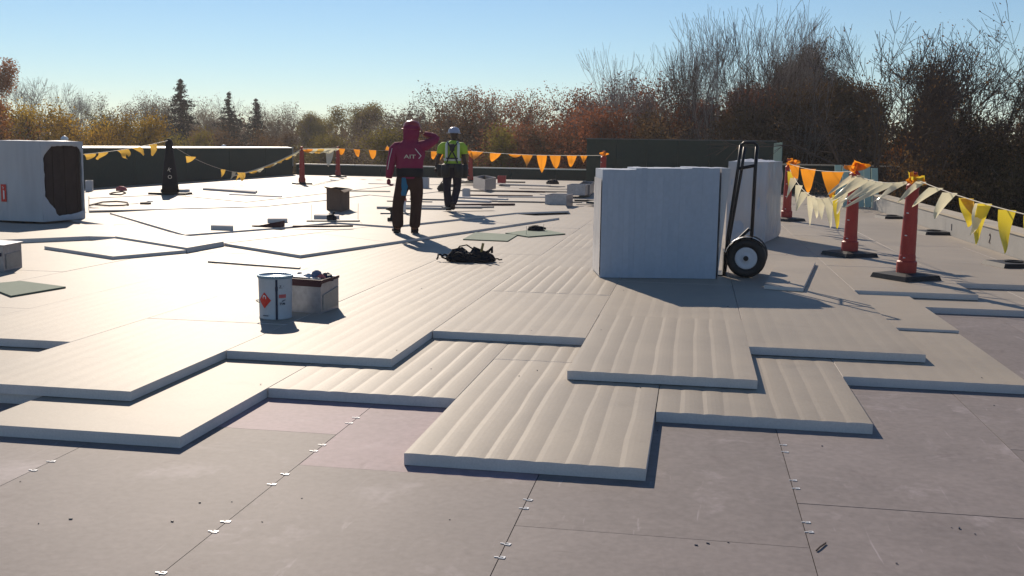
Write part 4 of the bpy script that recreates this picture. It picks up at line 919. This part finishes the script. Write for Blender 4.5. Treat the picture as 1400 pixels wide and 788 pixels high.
MB().loft([(-.005, 0, .88, .165, .125), (-.005, 0, .93, .178, .132), (-.005, 0, 1.06, .182, .132), (0, 0, 1.22, .196, .138), (.0, 0, 1.36, .212, .132), (.003, 0, 1.415, .200, .118), (.005, 0, 1.445, .160, .108), (.008, -.005, 1.465, .125, .10), (.012, -.01, 1.50, .100, .095), (.018, -.018, 1.56, .108, .108), (.02, -.02, 1.64, .112, .112), (.02, -.02, 1.71, .108, .108), (.02, -.01, 1.755, .06, .07)], 30, .09, 3).build('hooded_top', M_hood, p1, smooth=True)
for J in ([(-.10, 0, 1.40, .070), (-.165, 0, 1.385, .085), (-.21, 0, 1.33, .084), (-.228, -.005, 1.25, .068), (-.255, -.01, 1.14, .062), (-.275, .015, 1.00, .055), (-.290, .03, .885, .043)], [(.09, 0, 1.40, .075), (.17, .005, 1.40, .090), (.22, .02, 1.42, .084), (.28, .04, 1.46, .070), (.335, .065, 1.50, .062), (.352, .08, 1.525, .056), (.32, .09, 1.555, .054), (.26, .105, 1.58, .048), (.195, .125, 1.60, .038)]):
    sv = MB().tube([q[:3] for q in J], [q[3] for q in J], 14); sv.build('sleeve', M_hood, p1, smooth=True)
MB().lathe([(.182, .91), (.190, .93), (.190, 1.03), (.184, 1.05)], 24, Matrix.Scale(.76, 4, (0, 1, 0))).build('waist_band', M_cloth, p1, smooth=True)
skin('trousers', {'w': (0, 0, 1.02, .18, .13), 'pel': (0, -.005, .87, .19, .14), 'hl': (-.10, 0, .78, .112), 'tl': (-.13, .01, .63, .098), 'kl': (-.165, .02, .48, .084), 'cl': (-.165, .0, .28, .086), 'al': (-.16, -.01, .07, .085),
     'hr': (.095, 0, .78, .108), 'tr': (.095, .01, .63, .098), 'kr': (.09, .03, .48, .084), 'cr': (.08, .0, .28, .084), 'ar': (.068, -.01, .07, .082)},
     chain('w', 'pel', 'hl', 'tl', 'kl', 'cl', 'al')+chain('pel', 'hr', 'tr', 'kr', 'cr', 'ar'), M_pants, p1, 'pel')
for s, J in ((-1, {'a': (-.158, -.02, .13, .062), 'h': (-.155, -.03, .055, .052, .05), 'm': (-.19, .05, .045, .050, .042), 't': (-.235, .13, .038, .042, .034)}), (1, {'a': (.068, -.02, .13, .062), 'h': (.066, -.03, .055, .052, .05), 'm': (.07, .07, .045, .050, .042), 't': (.078, .16, .038, .042, .034)})):
    skin('boot', J, chain('a', 'h', 'm', 't'), M_boot, p1, 'h')
Mh = head(p1, (.025, .025, 1.67), M_skin1, .25, .05); hard_hat(p1, Mh @ Matrix.Translation((0, 0, -.045)) @ Matrix.Scale(1.08, 4), M_hat1)
p1.scale = (1.17, 1.1, 1.0)
hand(p1, (-.29, .03, .875), (-.05, .06, -1), (0, 1, 0), M_glove, .9, .012)
hand(p1, (.175, .13, 1.60), (-.9, .1, .28), (0, 0, 1), M_skin1, .4, .0095)
rag = MB(); vs = []; rr = random.Random(2)
for i in range(7):
    for j in range(4): vs.append((-.10+j*.028*(1-.25*abs(i-3)/3)+rr.uniform(-.006, .006), -.145-.012*math.sin(j*2.4+i)-.01*(i == 0), .90-i*.048))
rag.add(vs, [(i*4+j, i*4+j+1, (i+1)*4+j+1, (i+1)*4+j) for i in range(6) for j in range(3)]).build('blue_rag', mat('blue_cloth', (.03, .17, .30), .8, .2), p1, smooth=True)
Rb = (math.radians(90), 0, 0)
text_mesh('back_lettering', 'AIT', .085, M_cord, p1, (.015, -.158, 1.205), Rb, .001, 1.25)
MB().tube([(.085, -.150, 1.36), (.165, -.135, 1.245), (.135, -.145, 1.205)], .0055, 5).build('back_emblem', M_white, p1)
MB().tube([(-.235, -.075, 1.36), (-.27, -.078, 1.20), (-.30, -.055, 1.02)], .004, 5).build('sleeve_stripe', M_white, p1)

# man in lime shirt walking away
p2 = empty('person', at(618, 288, .215), YAW, 'person walking away in a lime shirt with silver stripes, black harness and white hard hat', 'person')
skin('body', {'pel': (0, 0, .93, .125, .095), 'ab': (0, 0, 1.1, .12, .09), 'ch': (.005, 0, 1.30, .15, .10), 'nk': (.015, 0, 1.46, .05), 'hd': (.02, .01, 1.54, .05),
     'sl': (-.17, 0, 1.39, .055), 'el': (-.255, -.03, 1.12, .040), 'wl': (-.31, .02, .90, .028), 'sr': (.18, 0, 1.39, .055), 'er': (.215, -.02, 1.10, .040), 'wr': (.265, .04, .87, .028),
     'hl': (-.085, 0, .86, .085), 'kl': (-.095, .02, .46, .058), 'al': (-.06, 0, .09, .04), 'fl': (-.065, .12, .04, .038), 'hr': (.09, 0, .86, .085), 'kr': (.085, .14, .47, .058), 'ar': (.015, -.12, .14, .04), 'frr': (.02, .0, .05, .036)},
     chain('pel', 'ab', 'ch', 'nk', 'hd')+chain('ch', 'sl', 'el', 'wl')+chain('ch', 'sr', 'er', 'wr')+chain('pel', 'hl', 'kl', 'al', 'fl')+chain('pel', 'hr', 'kr', 'ar', 'frr'), M_skin2, p2, 'pel')
MB().loft([(0, 0, .92, .150, .112), (0, 0, 1.0, .155, .115), (0, 0, 1.12, .160, .115), (.003, 0, 1.26, .180, .125), (.005, 0, 1.355, .198, .12), (.008, 0, 1.405, .180, .105), (.01, 0, 1.43, .13, .09), (.012, 0, 1.445, .095, .075), (.015, 0, 1.47, .060, .058)], 30, .07, 7).build('shirt', M_lime, p2, smooth=True)
for J in ([(-.10, 0, 1.38, .06), (-.16, 0, 1.365, .078), (-.20, 0, 1.32, .080), (-.215, -.01, 1.26, .072), (-.230, -.015, 1.19, .072)], [(.10, 0, 1.38, .06), (.165, 0, 1.365, .078), (.20, 0, 1.32, .080), (.210, -.01, 1.26, .072), (.217, -.012, 1.19, .072)]):
    MB().tube([q[:3] for q in J], [q[3] for q in J], 14).build('sleeve', M_lime, p2, smooth=True)
skin('trousers', {'w': (0, 0, .96, .16, .115), 'pel': (0, 0, .87, .165, .125), 'hl': (-.095, 0, .76, .10), 'kl': (-.10, .02, .46, .078), 'al': (-.065, 0, .05, .078), 'hr': (.09, .03, .76, .10), 'kr': (.085, .13, .47, .078), 'ar': (.02, -.10, .12, .072)},
     chain('w', 'pel', 'hl', 'kl', 'al')+chain('pel', 'hr', 'kr', 'ar'), M_navy, p2, 'pel')
skin('boot', {'a': (-.065, -.01, .12, .06), 'h': (-.063, -.02, .052, .052), 'm': (-.066, .07, .045, .048), 't': (-.072, .15, .038, .040)}, chain('a', 'h', 'm', 't'), M_boot, p2, 'h')
skin('boot', {'a': (.018, -.115, .16, .056), 'h': (.016, -.125, .09, .05), 'm': (.018, -.03, .055, .046), 't': (.02, .04, .038, .038)}, chain('a', 'h', 'm', 't'), M_boot, p2, 'h')
Mh = head(p2, (.025, .015, 1.61), M_skin2, -.2, -.02); hard_hat(p2, Mh @ Matrix.Translation((0, 0, -.03)), M_hat2, -1)
hand(p2, (-.312, .025, .89), (-.05, .15, -1), (0, 1, 0), M_skin2, .5); hand(p2, (.268, .045, .86), (.05, .15, -1), (0, 1, 0), M_skin2, .5)
for x in (-.105, .115):
    MB().tube([(x*.8, -.06, 1.445), (x, -.125, 1.38), (x, -.138, 1.25), (x, -.128, 1.08)], [.022, .026, .026, .024], 6).build('silver_stripe', M_silver, p2)
MB().lathe([(.160, 1.045), (.162, 1.05), (.164, 1.095), (.160, 1.10)], 24, Matrix.Scale(.79, 4, (0, 1, 0))).build('silver_stripe', M_silver, p2, smooth=True)
for pts in ([(-.10, -.08, 1.44), (-.05, -.148, 1.37), (0, -.160, 1.26), (.07, -.15, 1.10), (.10, -.13, 1.0)], [(.11, -.08, 1.44), (.06, -.148, 1.37), (0, -.162, 1.26), (-.07, -.15, 1.10), (-.10, -.13, 1.0)], [(-.11, -.148, 1.10), (0, -.158, 1.10), (.11, -.148, 1.10)]):
    MB().tube(pts, .014, 6).build('harness_strap', M_black, p2)
MB().box(-.045, .045, -.185, -.15, 1.25, 1.40).build('harness_pad', M_black, p2, bevel=.012)
MB().lathe([(.175, .90), (.185, .92), (.184, .98), (.172, .99)], 24, Matrix.Scale(.80, 4, (0, 1, 0))).build('tool_belt', M_black, p2, smooth=True)
for x, y_ in ((-.215, .0), (.215, -.01), (-.12, -.14), (.13, -.14)):
    q = MB(); q.lathe([(.045, .70), (.075, .72), (.082, .86), (.078, .96), (.06, .97)], 10, Matrix.Translation((x, y_, 0))); q.build('pouch', M_black, p2, smooth=True)

p2.scale = (1.13, 1.08, 1.0)
# ------------------------------------------------------------------ trees
def grow(rng, V_, F_, tips, base, d, L, r, depth, P_):
    """append a tapered branch and its children; 3 or 5 sided"""
    n = 5 if depth == 0 else (4 if depth == 1 else 3); segs = P_['segs'][min(depth, len(P_['segs'])-1)]
    p = base.copy(); rings = []; pos = []
    ref = d.orthogonal().normalized(); dd = d.copy(); rr_ = r
    for s in range(segs+1):
        f = s/segs; rr_ = max(r*(1-f*P_['taper']), P_['minr'])
        ref = (ref-dd*ref.dot(dd)).normalized(); bb = dd.cross(ref); o = len(V_)
        for k in range(n):
            a = 6.2832*k/n; V_.append(p+(ref*math.cos(a)+bb*math.sin(a))*rr_)
        rings.append(o); pos.append((p.copy(), dd.copy(), rr_))
        if s < segs:
            dd = (dd + Vector((rng.gauss(0, 1), rng.gauss(0, 1), rng.gauss(0, 1)))*P_['wob'] + Vector((0, 0, P_['up'][min(depth, len(P_['up'])-1)]))).normalized()
            p = p + dd*(L/segs)
    for s in range(segs):
        a, b_ = rings[s], rings[s+1]
        for k in range(n): F_.append((a+k, a+(k+1) % n, b_+(k+1) % n, b_+k))
    if depth >= P_['depth']: tips.append((pos[-1][0], dd)); tips.append((pos[len(pos)//2][0], dd)); return
    nc = P_['kids'][depth]
    for c in range(nc):
        f = P_['start'][min(depth, len(P_['start'])-1)] + (1-P_['start'][min(depth, len(P_['start'])-1)])*(c+rng.random())/nc
        i = min(int(f*segs), segs-1); q, qd, qr = pos[i]; q2 = pos[i+1][0]; bp_ = q.lerp(q2, f*segs-i)
        ang = rng.uniform(*P_['ang'][min(depth, len(P_['ang'])-1)]); az = rng.uniform(0, 6.283)
        o = qd.orthogonal().normalized(); o = Matrix.Rotation(az, 3, qd) @ o
        nd = (qd*math.cos(ang)+o*math.sin(ang)).normalized()
        ln = L*P_['ratio'][min(depth, len(P_['ratio'])-1)]*rng.uniform(.7, 1.15)*(1-.45*f)
        grow(rng, V_, F_, tips, bp_, nd, ln, max(qr*.62, P_['minr']), depth+1, P_)
def npmesh(name, V_, F_, mats):
    me = bpy.data.meshes.new(name); me.from_pydata([tuple(v) for v in V_], [], F_)
    for mm in mats: me.materials.append(mm)
    return me
def leaves(name, centres, n, spread, size, m_, rng, zmin=None):
    """n small leaf faces scattered round the given points"""
    c = np.array(centres, dtype=np.float32); idx = rng.integers(0, len(c), n)
    p = c[idx] + (np.clip(rng.normal(0, 1, (n, 3)), -1.9, 1.9)*spread).astype(np.float32)
    if zmin is not None: p = p[p[:, 2] > zmin]; n = len(p)
    u = rng.normal(0, 1, (n, 3)); u /= np.linalg.norm(u, axis=1)[:, None]; w = rng.normal(0, 1, (n, 3)); w = np.cross(u, w); w /= np.linalg.norm(w, axis=1)[:, None]
    s = (size*rng.uniform(.55, 1.3, n))[:, None]
    q = np.stack([p-u*s, p+w*s*.55, p+u*s, p-w*s*.55], 1).reshape(-1, 3)
    me = bpy.data.meshes.new(name); me.vertices.add(4*n); me.vertices.foreach_set('co', q.astype(np.float32).ravel())
    me.loops.add(4*n); me.loops.foreach_set('vertex_index', np.arange(4*n, dtype=np.int32)); me.polygons.add(n); me.polygons.foreach_set('loop_start', np.arange(0, 4*n, 4, dtype=np.int32))
    me.materials.append(m_); me.update(calc_edges=True); return me
def fork(rng, V_, F_, tips, base, d, L, r, depth, P_):
    """limb that bends a little, throws side twigs and forks at its end"""
    D = P_['depth']; n = 6 if depth < 2 else (4 if depth < 4 else 3); segs = 4 if depth < 3 else 3
    r1 = max(r*.72, P_['minr']); p = base.copy(); dd = d.copy(); ref = d.orthogonal().normalized(); prev = None; pos = []
    for s in range(segs+1):
        rr_ = r+(r1-r)*s/segs; ref = (ref-dd*ref.dot(dd)).normalized(); bb = dd.cross(ref); o = len(V_)
        for k in range(n):
            a = 6.2832*k/n; V_.append(p+(ref*math.cos(a)+bb*math.sin(a))*rr_)
        if prev is not None:
            for k in range(n): F_.append((prev+k, prev+(k+1) % n, o+(k+1) % n, o+k))
        prev = o; pos.append((p.copy(), dd.copy()))
        if s < segs:
            dd = (dd + Vector((rng.gauss(0, 1), rng.gauss(0, 1), rng.gauss(0, 1)))*P_['wob'] + Vector((0, 0, P_['up']*(1 if depth < D-1 else .4)))).normalized(); p = p+dd*(L/segs)
    if depth >= D: tips.append((p, dd)); return
    if depth >= 2: tips.append((p, dd))
    def child(q, qd, amin, amax, ll, rr2, dep):
        ang = rng.uniform(amin, amax); o = Matrix.Rotation(rng.uniform(0, 6.283), 3, qd) @ qd.orthogonal().normalized()
        fork(rng, V_, F_, tips, q, (qd*math.cos(ang)+o*math.sin(ang)).normalized(), ll, rr2, dep, P_)
    nf = 3 if rng.random() < P_['three'] else 2
    for c in range(nf): child(p, dd, P_['a0'], P_['a1'], L*rng.uniform(.70, .90), r1*rng.uniform(.68, .9), depth+1)
    for c in range(P_['side'] if depth >= 1 else 0):
        i_ = rng.randint(1, segs); child(pos[i_][0], pos[i_][1], .5, .95, L*rng.uniform(.35, .6), max(r1*.45, P_['minr']), min(depth+2+rng.randint(0, 1), D))
PU = dict(depth=6, wob=.045, up=.09, minr=.00055, three=.35, a0=.10, a1=.38, side=2, L=.25, r=.0100, stems=3)
PR_ = dict(depth=7, wob=.07, up=.035, minr=.00050, three=.55, a0=.22, a1=.58, side=3, L=.215, r=.0165, stems=1)
PA = dict(depth=6, wob=.09, up=.03, minr=.0008, three=.4, a0=.25, a1=.65, side=2, L=.22, r=.013, stems=2)
PD = dict(depth=2, segs=[7, 5, 3], taper=.82, minr=.0014, wob=.09, up=[.02, .05, .0], kids=[24, 9], start=[.14, .1], ang=[(.6, 1.25), (.4, 1.0)], ratio=[.42, .5])
protos = {}
def make_proto(kind, seed):
    rng = random.Random(seed); nr_ = np.random.default_rng(seed); V_, F_, tips = [], [], []
    P_ = {'bare_up': PU, 'bare_round': PR_, 'sparse': PR_, 'airy': PA, 'dense': PD, 'low': PD}[kind]
    if kind in ('dense', 'low'):
        grow(rng, V_, F_, tips, Vector((0, 0, 0)), Vector((0, 0, 1)), {'dense': .78, 'low': .6}[kind], .016 if kind != 'low' else .012, 0, P_)
    else:
        for st_ in range(P_['stems']):
            a = 6.28*st_/P_['stems']+rng.uniform(-.5, .5); sp = 0 if P_['stems'] == 1 else rng.uniform(.08, .24)
            fork(rng, V_, F_, tips, Vector((.012*math.cos(a), .012*math.sin(a), 0))*(sp > 0), Vector((sp*math.cos(a), sp*math.sin(a), 1)).normalized(), P_['L']*rng.uniform(.9, 1.25), P_['r']*rng.uniform(.8, 1.1), 0, P_)
    mz = max(v.z for v in V_); V_ = [v/mz for v in V_]; tp = [t[0]/mz for t in tips]; th_ = [t for t in tp if t.z > .3]
    tm = npmesh('trunk', V_, F_, [M_bark])
    cm_ = None
    if kind == 'sparse': cm_ = leaves('crown', th_, 4200, .012, .0030, M_leaf['rust'], nr_)
    elif kind == 'airy': cm_ = leaves('crown', th_, 30000, .019, .0054, M_leaf['grey'], nr_)
    elif kind == 'dense':
        cl = [tp[i] for i in nr_.integers(0, len(tp), 150)]; cm_ = leaves('crown', cl + tp[::3], 52000, .030, .0056, M_leaf['olive'], nr_)
    elif kind == 'low':
        ex = [Vector((nr_.normal(0, .26), nr_.normal(0, .26), abs(nr_.normal(.34, .26)))) for _ in range(120)]; ex = [e_ for e_ in ex if e_.z < .86 - .8*(e_.x**2+e_.y**2)]
        cm_ = leaves('crown', tp[::2]+ex*3, 42000, .036, .0072, M_leaf['gold'], nr_)
    return tm, cm_
def spruce(seed):
    rng = random.Random(seed); nr_ = np.random.default_rng(seed); V_, F_, pts = [], [], []
    mb = MB(); mb.tube([(0, 0, 0), (0, 0, .5), (0, 0, 1)], [.014, .009, .002], 6); z = .12
    while z < .985:
        R = .50*(1-z)**1.05*rng.uniform(.62, 1.2)+.003; nb_ = 9 if z < .6 else 7
        for k in range(nb_):
            a = rng.uniform(0, 6.283); R2 = R*rng.uniform(.6, 1.15); t1 = (R2*math.cos(a), R2*math.sin(a), z-.30*R2+.02*rng.random())
            mb.tube([(0, 0, z), t1], [.003, .001], 3, cap=False)
            ns = max(2, int(R2/.006))
            for s in range(ns):
                f = (s+.5)/ns; pts.append(Vector((t1[0]*f, t1[1]*f, z+(t1[2]-z)*f)))
        z += .022+.018*(1-z)
    return mb.mesh('trunk', M_bark), leaves('crown', pts, 42000, .006, .0058, M_leaf['needle'], nr_)
for kind, seeds in (('bare_up', (1, 2, 3)), ('bare_round', (4, 5, 6)), ('sparse', (7, 8)), ('airy', (9, 10, 21)), ('dense', (11, 12, 13)), ('low', (14, 15, 16))):
    protos[kind] = [make_proto(kind, s) for s in seeds]
protos['spruce'] = [spruce(17), spruce(18)]
GZ = -6.2; tcount = {}
# kind, column, top row, distance, width factor, leaf colour, label
TR = [
 ('dense', -6, 92, 70, .8, 'orange', 'orange leaved tree cut by the left edge of the picture'),
 ('bare_round', 38, 106, 95, 1.1, None, 'broad grey bare tree rising above golden bushes at the far left'),
 ('bare_up', 82, 116, 92, 1.0, None, 'grey bare tree with upright twigs, right of the broad one at far left'),
 ('bare_round', 122, 134, 90, .8, None, 'small thin bare tree left of the white vent pipe'),
 ('airy', 166, 131, 100, 1.0, 'grey', 'rounded grey tree above the golden bushes, well left of the tallest spruce'),
 ('airy', 209, 137, 100, 1.0, 'grey', 'grey rounded tree just left of the tallest spruce'),
 ('spruce', 249, 110, 88, 1.35, 'needle', 'tallest dark spruce on the left skyline'),
 ('airy', 281, 134, 100, .8, 'grey', 'grey tree between the tallest and the middle spruce'),
 ('spruce', 314, 128, 92, 1.1, 'needle', 'middle spruce of the three on the left skyline'),
 ('bare_round', 335, 131, 104, .9, None, 'bare grey tree between the two smaller spruces'),
 ('spruce', 351, 136, 94, 1.1, 'needle', 'smallest spruce, rightmost of the three'),
 ('airy', 374, 143, 100, .9, 'grey', 'grey rounded tree right of the smallest spruce'),
 ('bare_round', 407, 152, 105, .9, None, 'small faint bare tree above the left orange post'),
 ('dense', 430, 160, 100, .9, 'olive', 'low olive tree left of the round olive tree'),
 ('dense', 468, 145, 90, 1.0, 'olive', 'round olive tree behind the far left corner of the roof'),
 ('bare_round', 505, 166, 105, 1.2, None, 'low bare tree between the olive tree and the red hooded man'),
 ('airy', 540, 152, 80, .9, 'grey', 'thin silvery tree left of the red hooded man\'s head'),
 ('airy', 595, 124, 62, 1.1, 'grey', 'silvery brown tree between the heads of the two workers'),
 ('airy', 648, 126, 62, 1.1, 'brown', 'brown leafed tree behind the lime vested man'),
 ('airy', 695, 126, 64, 1.0, 'rust', 'reddish leafed tree right of the lime vested man'),
 ('bare_round', 620, 130, 60, 1.0, None, 'bare branched tree among the silvery trees behind the workers'),
 ('bare_round', 742, 172, 75, 1.0, None, 'low bare tree left of the tall dark wall'),
 ('airy', 775, 162, 66, 1.0, 'brown', 'low brown tree just left of the tall dark wall'),
 ('airy', 808, 122, 60, 1.0, 'rust', 'rusty tree above the left corner of the tall dark wall'),
 ('bare_up', 838, 100, 54, 1.2, None, 'bare tree over the left part of the tall dark wall, lowest of its row'),
 ('bare_up', 866, 66, 52, 1.0, None, 'tall bare tree over the tall dark wall, second in the rising row'),
 ('bare_up', 903, 58, 50, .95, None, 'tall bare tree with dense upright twigs, third in the rising row'),
 ('bare_up', 945, 32, 50, .9, None, 'tall bare tree with long pale twigs, left of the highest one'),
 ('bare_up', 982, 24, 48, .9, None, 'very tall bare tree above the middle of the tall dark wall'),
 ('bare_up', 1020, 6, 48, 1.0, None, 'highest bare tree above the hand truck'),
 ('bare_up', 1070, 16, 49, .95, None, 'tall bare tree rising over the dark crown right of the hand truck'),
 ('bare_up', 1116, 20, 50, .6, None, 'tall bare tree at the right end of the tall row, beside a sky gap'),
 ('dense', 1096, 82, 53, .72, 'dark', 'dark crowned tree over the right end of the tall dark wall'),
 ('dense', 1142, 86, 53, .66, 'dark', 'dark crowned tree left of the sky gap'),
 ('dense', 1200, 116, 50, .72, 'brown', 'brown olive tree below the sky gap'),
 ('sparse', 1250, 22, 33, 1.05, 'brown', 'wide bare tree with few leaves, right of the sky gap'),
 ('sparse', 1352, 6, 33, 1.3, 'brown', 'wide tall tree with few leaves near the right edge'),
 ('dense', 1300, 100, 43, .75, 'dark', 'dark leafed tree between the two wide trees on the right'),
 ('dense', 1400, 86, 41, .7, 'dark', 'dark leafed tree cut by the right edge'),
 ('dense', 1345, 160, 40, .8, 'brown', 'brown lower tree in front of the tall tree near the right edge'),
 ('dense', 1470, 80, 44, .9, 'dark', 'dark tree beyond the right edge, its twigs just in view'),
 ('bare_up', 1095, 24, 52, .8, None, 'tall bare tree directly above the dark crown left of the sky gap'),
 ('airy', 850, 112, 58, 1.1, 'rust', 'rusty leafed tree behind the bare row over the tall dark wall'),
 ('airy', 905, 105, 56, 1.2, 'rust', 'reddish brown tree behind the bare row, second from the left'),
 ('dense', 955, 130, 52, 1.1, 'rust', 'dark reddish tree low behind the bare row'),
 ('dense', 1010, 118, 50, 1.1, 'brown', 'dark brown tree low behind the highest bare tree'),
]
low_ = [(-20, 140, 60, 'gold'), (22, 136, 58, 'orange'), (62, 138, 60, 'gold'), (100, 150, 62, 'olive'), (140, 152, 60, 'gold'), (182, 152, 60, 'gold'), (222, 164, 62, 'olive'), (262, 172, 64, 'olive'), (300, 172, 72, 'brown'), (345, 172, 74, 'brown'),
        (390, 174, 76, 'brown'), (430, 178, 74, 'olive'), (470, 180, 72, 'brown'), (515, 178, 70, 'olive'), (560, 172, 58, 'olive'), (610, 172, 54, 'brown'), (655, 168, 54, 'olive'), (700, 165, 54, 'rust'), (745, 186, 54, 'brown'), (785, 172, 54, 'brown'),
        (830, 150, 52, 'rust'), (880, 152, 50, 'rust'), (930, 155, 48, 'brown'), (985, 150, 46, 'brown'), (1040, 158, 53, 'dark'), (1090, 162, 53, 'dark'), (1140, 165, 52, 'dark'), (1190, 160, 50, 'brown'), (1255, 182, 36, 'orange'), (1290, 175, 34, 'dark'), (1340, 185, 32, 'dark'), (1395, 170, 31, 'dark'), (1440, 180, 30, 'brown'),
        (1272, 218, 33, 'brown'), (1315, 222, 30, 'brown'), (1362, 225, 28, 'dark'), (1405, 225, 27, 'dark'), (1165, 200, 54, 'brown'), (1110, 198, 55, 'dark'), (1215, 195, 52, 'dark')]
words = {'gold': 'golden', 'olive': 'olive green', 'orange': 'orange', 'brown': 'brown', 'rust': 'rusty red', 'dark': 'dark'}
def where(px):
    for lim, w_ in ((20, 'cut by the left edge'), (80, 'behind the torn white bundle'), (130, 'above the right end of the torn bundle'), (165, 'just right of the vent pipe'), (205, 'left of the black cone'), (240, 'right above the black cone'), (280, 'below the tallest spruce'), (325, 'below the middle spruce'), (365, 'below the smallest spruce'),
                    (410, 'above the left orange post'), (450, 'left of the round olive tree'), (490, 'below the round olive tree'), (540, 'left of the red hooded man'), (585, 'at the red hooded man\'s head'), (630, 'at the lime vested man\'s head'), (680, 'right of the lime vested man'), (725, 'above the middle of the far flag line'), (765, 'near the right end of the far flag line'), (810, 'at the left corner of the tall dark wall'),
                    (860, 'over the left end of the tall dark wall'), (910, 'over the white board stack, left side'), (960, 'over the white board stack, right side'), (1010, 'above the hand truck'), (1060, 'over the right end of the tall dark wall'), (1100, 'above the third orange post'), (1150, 'above the leaning green boards'), (1200, 'right of the leaning green boards'), (1260, 'above the nearest orange post'), (1310, 'right of the nearest orange post, above the parapet'), (1360, 'above the parapet near the right edge')):
        if px < lim: return w_
    return 'at the right edge'
seen = {}
def put(kind, px, py, dist, wf, col, label, group, name):
    tm, cm_ = protos[kind][tcount.get(kind, 0) % len(protos[kind])]; tcount[kind] = tcount.get(kind, 0)+1
    d = away(px, dist); H = ztop(px, py, dist)-GZ; e = empty(name, (d.x, d.y, GZ), rnd.uniform(0, 6.28), label, 'tree' if name != 'bush' else 'bush', group)
    e.scale = (H*wf, H*wf, H)
    t_ = link('trunk', tm, e)
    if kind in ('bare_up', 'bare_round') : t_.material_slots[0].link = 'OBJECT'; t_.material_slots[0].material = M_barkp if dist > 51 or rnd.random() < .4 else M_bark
    if cm_:
        c = link('crown', cm_, e)
        if col: c.material_slots[0].link = 'OBJECT'; c.material_slots[0].material = M_leaf[col]
for kind, px, py, dist, wf, col, label in TR:
    nm = {'spruce': 'spruce_tree', 'bare_up': 'bare_tree', 'bare_round': 'bare_tree', 'sparse': 'bare_tree'}.get(kind, 'leafy_tree')
    put(kind, px, py, dist, wf, col, label, {'spruce_tree': 'spruces on the left skyline', 'bare_tree': 'bare trees round the building', 'leafy_tree': 'leafy trees round the building'}[nm], nm)
for px, py, dist, col in low_:
    lab = '%s bush %s' % (words[col], where(px)) if dist > 31 or px < 1200 else '%s bush close behind the parapet, %s' % (words[col], {1272: 'right of the nearest post', 1315: 'over the middle of the near flag line', 1362: 'over the right part of the near flag line', 1405: 'over the right end of the near flag line'}.get(px, where(px)))
    k_ = seen.get(lab, 0); seen[lab] = k_+1
    if k_: lab = ('lower ' if k_ == 1 else 'farther ') + lab
    put('low', px, py+(11 if px < 820 else 4), dist, 1.0 if dist > 37 else .72, col, lab, 'autumn bushes under the trees', 'bush')
# far wood behind everything
nr_ = np.random.default_rng(5); cs = []
for k in range(900):
    px = nr_.uniform(-150, 1550); dist = nr_.uniform(105, 150); d = away(px, dist); tz = ztop(px, 184+6*math.sin(px*.03)+6*math.sin(px*.11+1), dist)
    cs.append((d.x, d.y, nr_.uniform(GZ, tz)))
wm_ = leaves('far_wood', cs, 150000, 1.0, .30, M_leaf['brown'], nr_)
tag(link('far_wood', wm_), 'distant brown wood forming a low band along the horizon', 'wood', kind='stuff')

# ------------------------------------------------------------------ added haze volume, lifts dark tones like veiling glare
hz = MB().box(-260, 260, -60, 210, -7.2, 9.5).build('haze', None if False else [])
HM = bpy.data.materials.new('veil_haze'); HM.use_nodes = True; hn = HM.node_tree; hn.nodes.clear()
ho = hn.nodes.new('ShaderNodeOutputMaterial'); hv = hn.nodes.new('ShaderNodeVolumePrincipled'); hv.inputs['Color'].default_value = (.92, .90, .92, 1); hv.inputs['Density'].default_value = .0005; hv.inputs['Anisotropy'].default_value = .45
hn.links.new(hv.outputs[0], ho.inputs['Volume']); hz.data.materials.append(HM); tag(hz, 'thin pale haze added over the roof and the trees to lift dark tones', 'haze', kind='stuff')
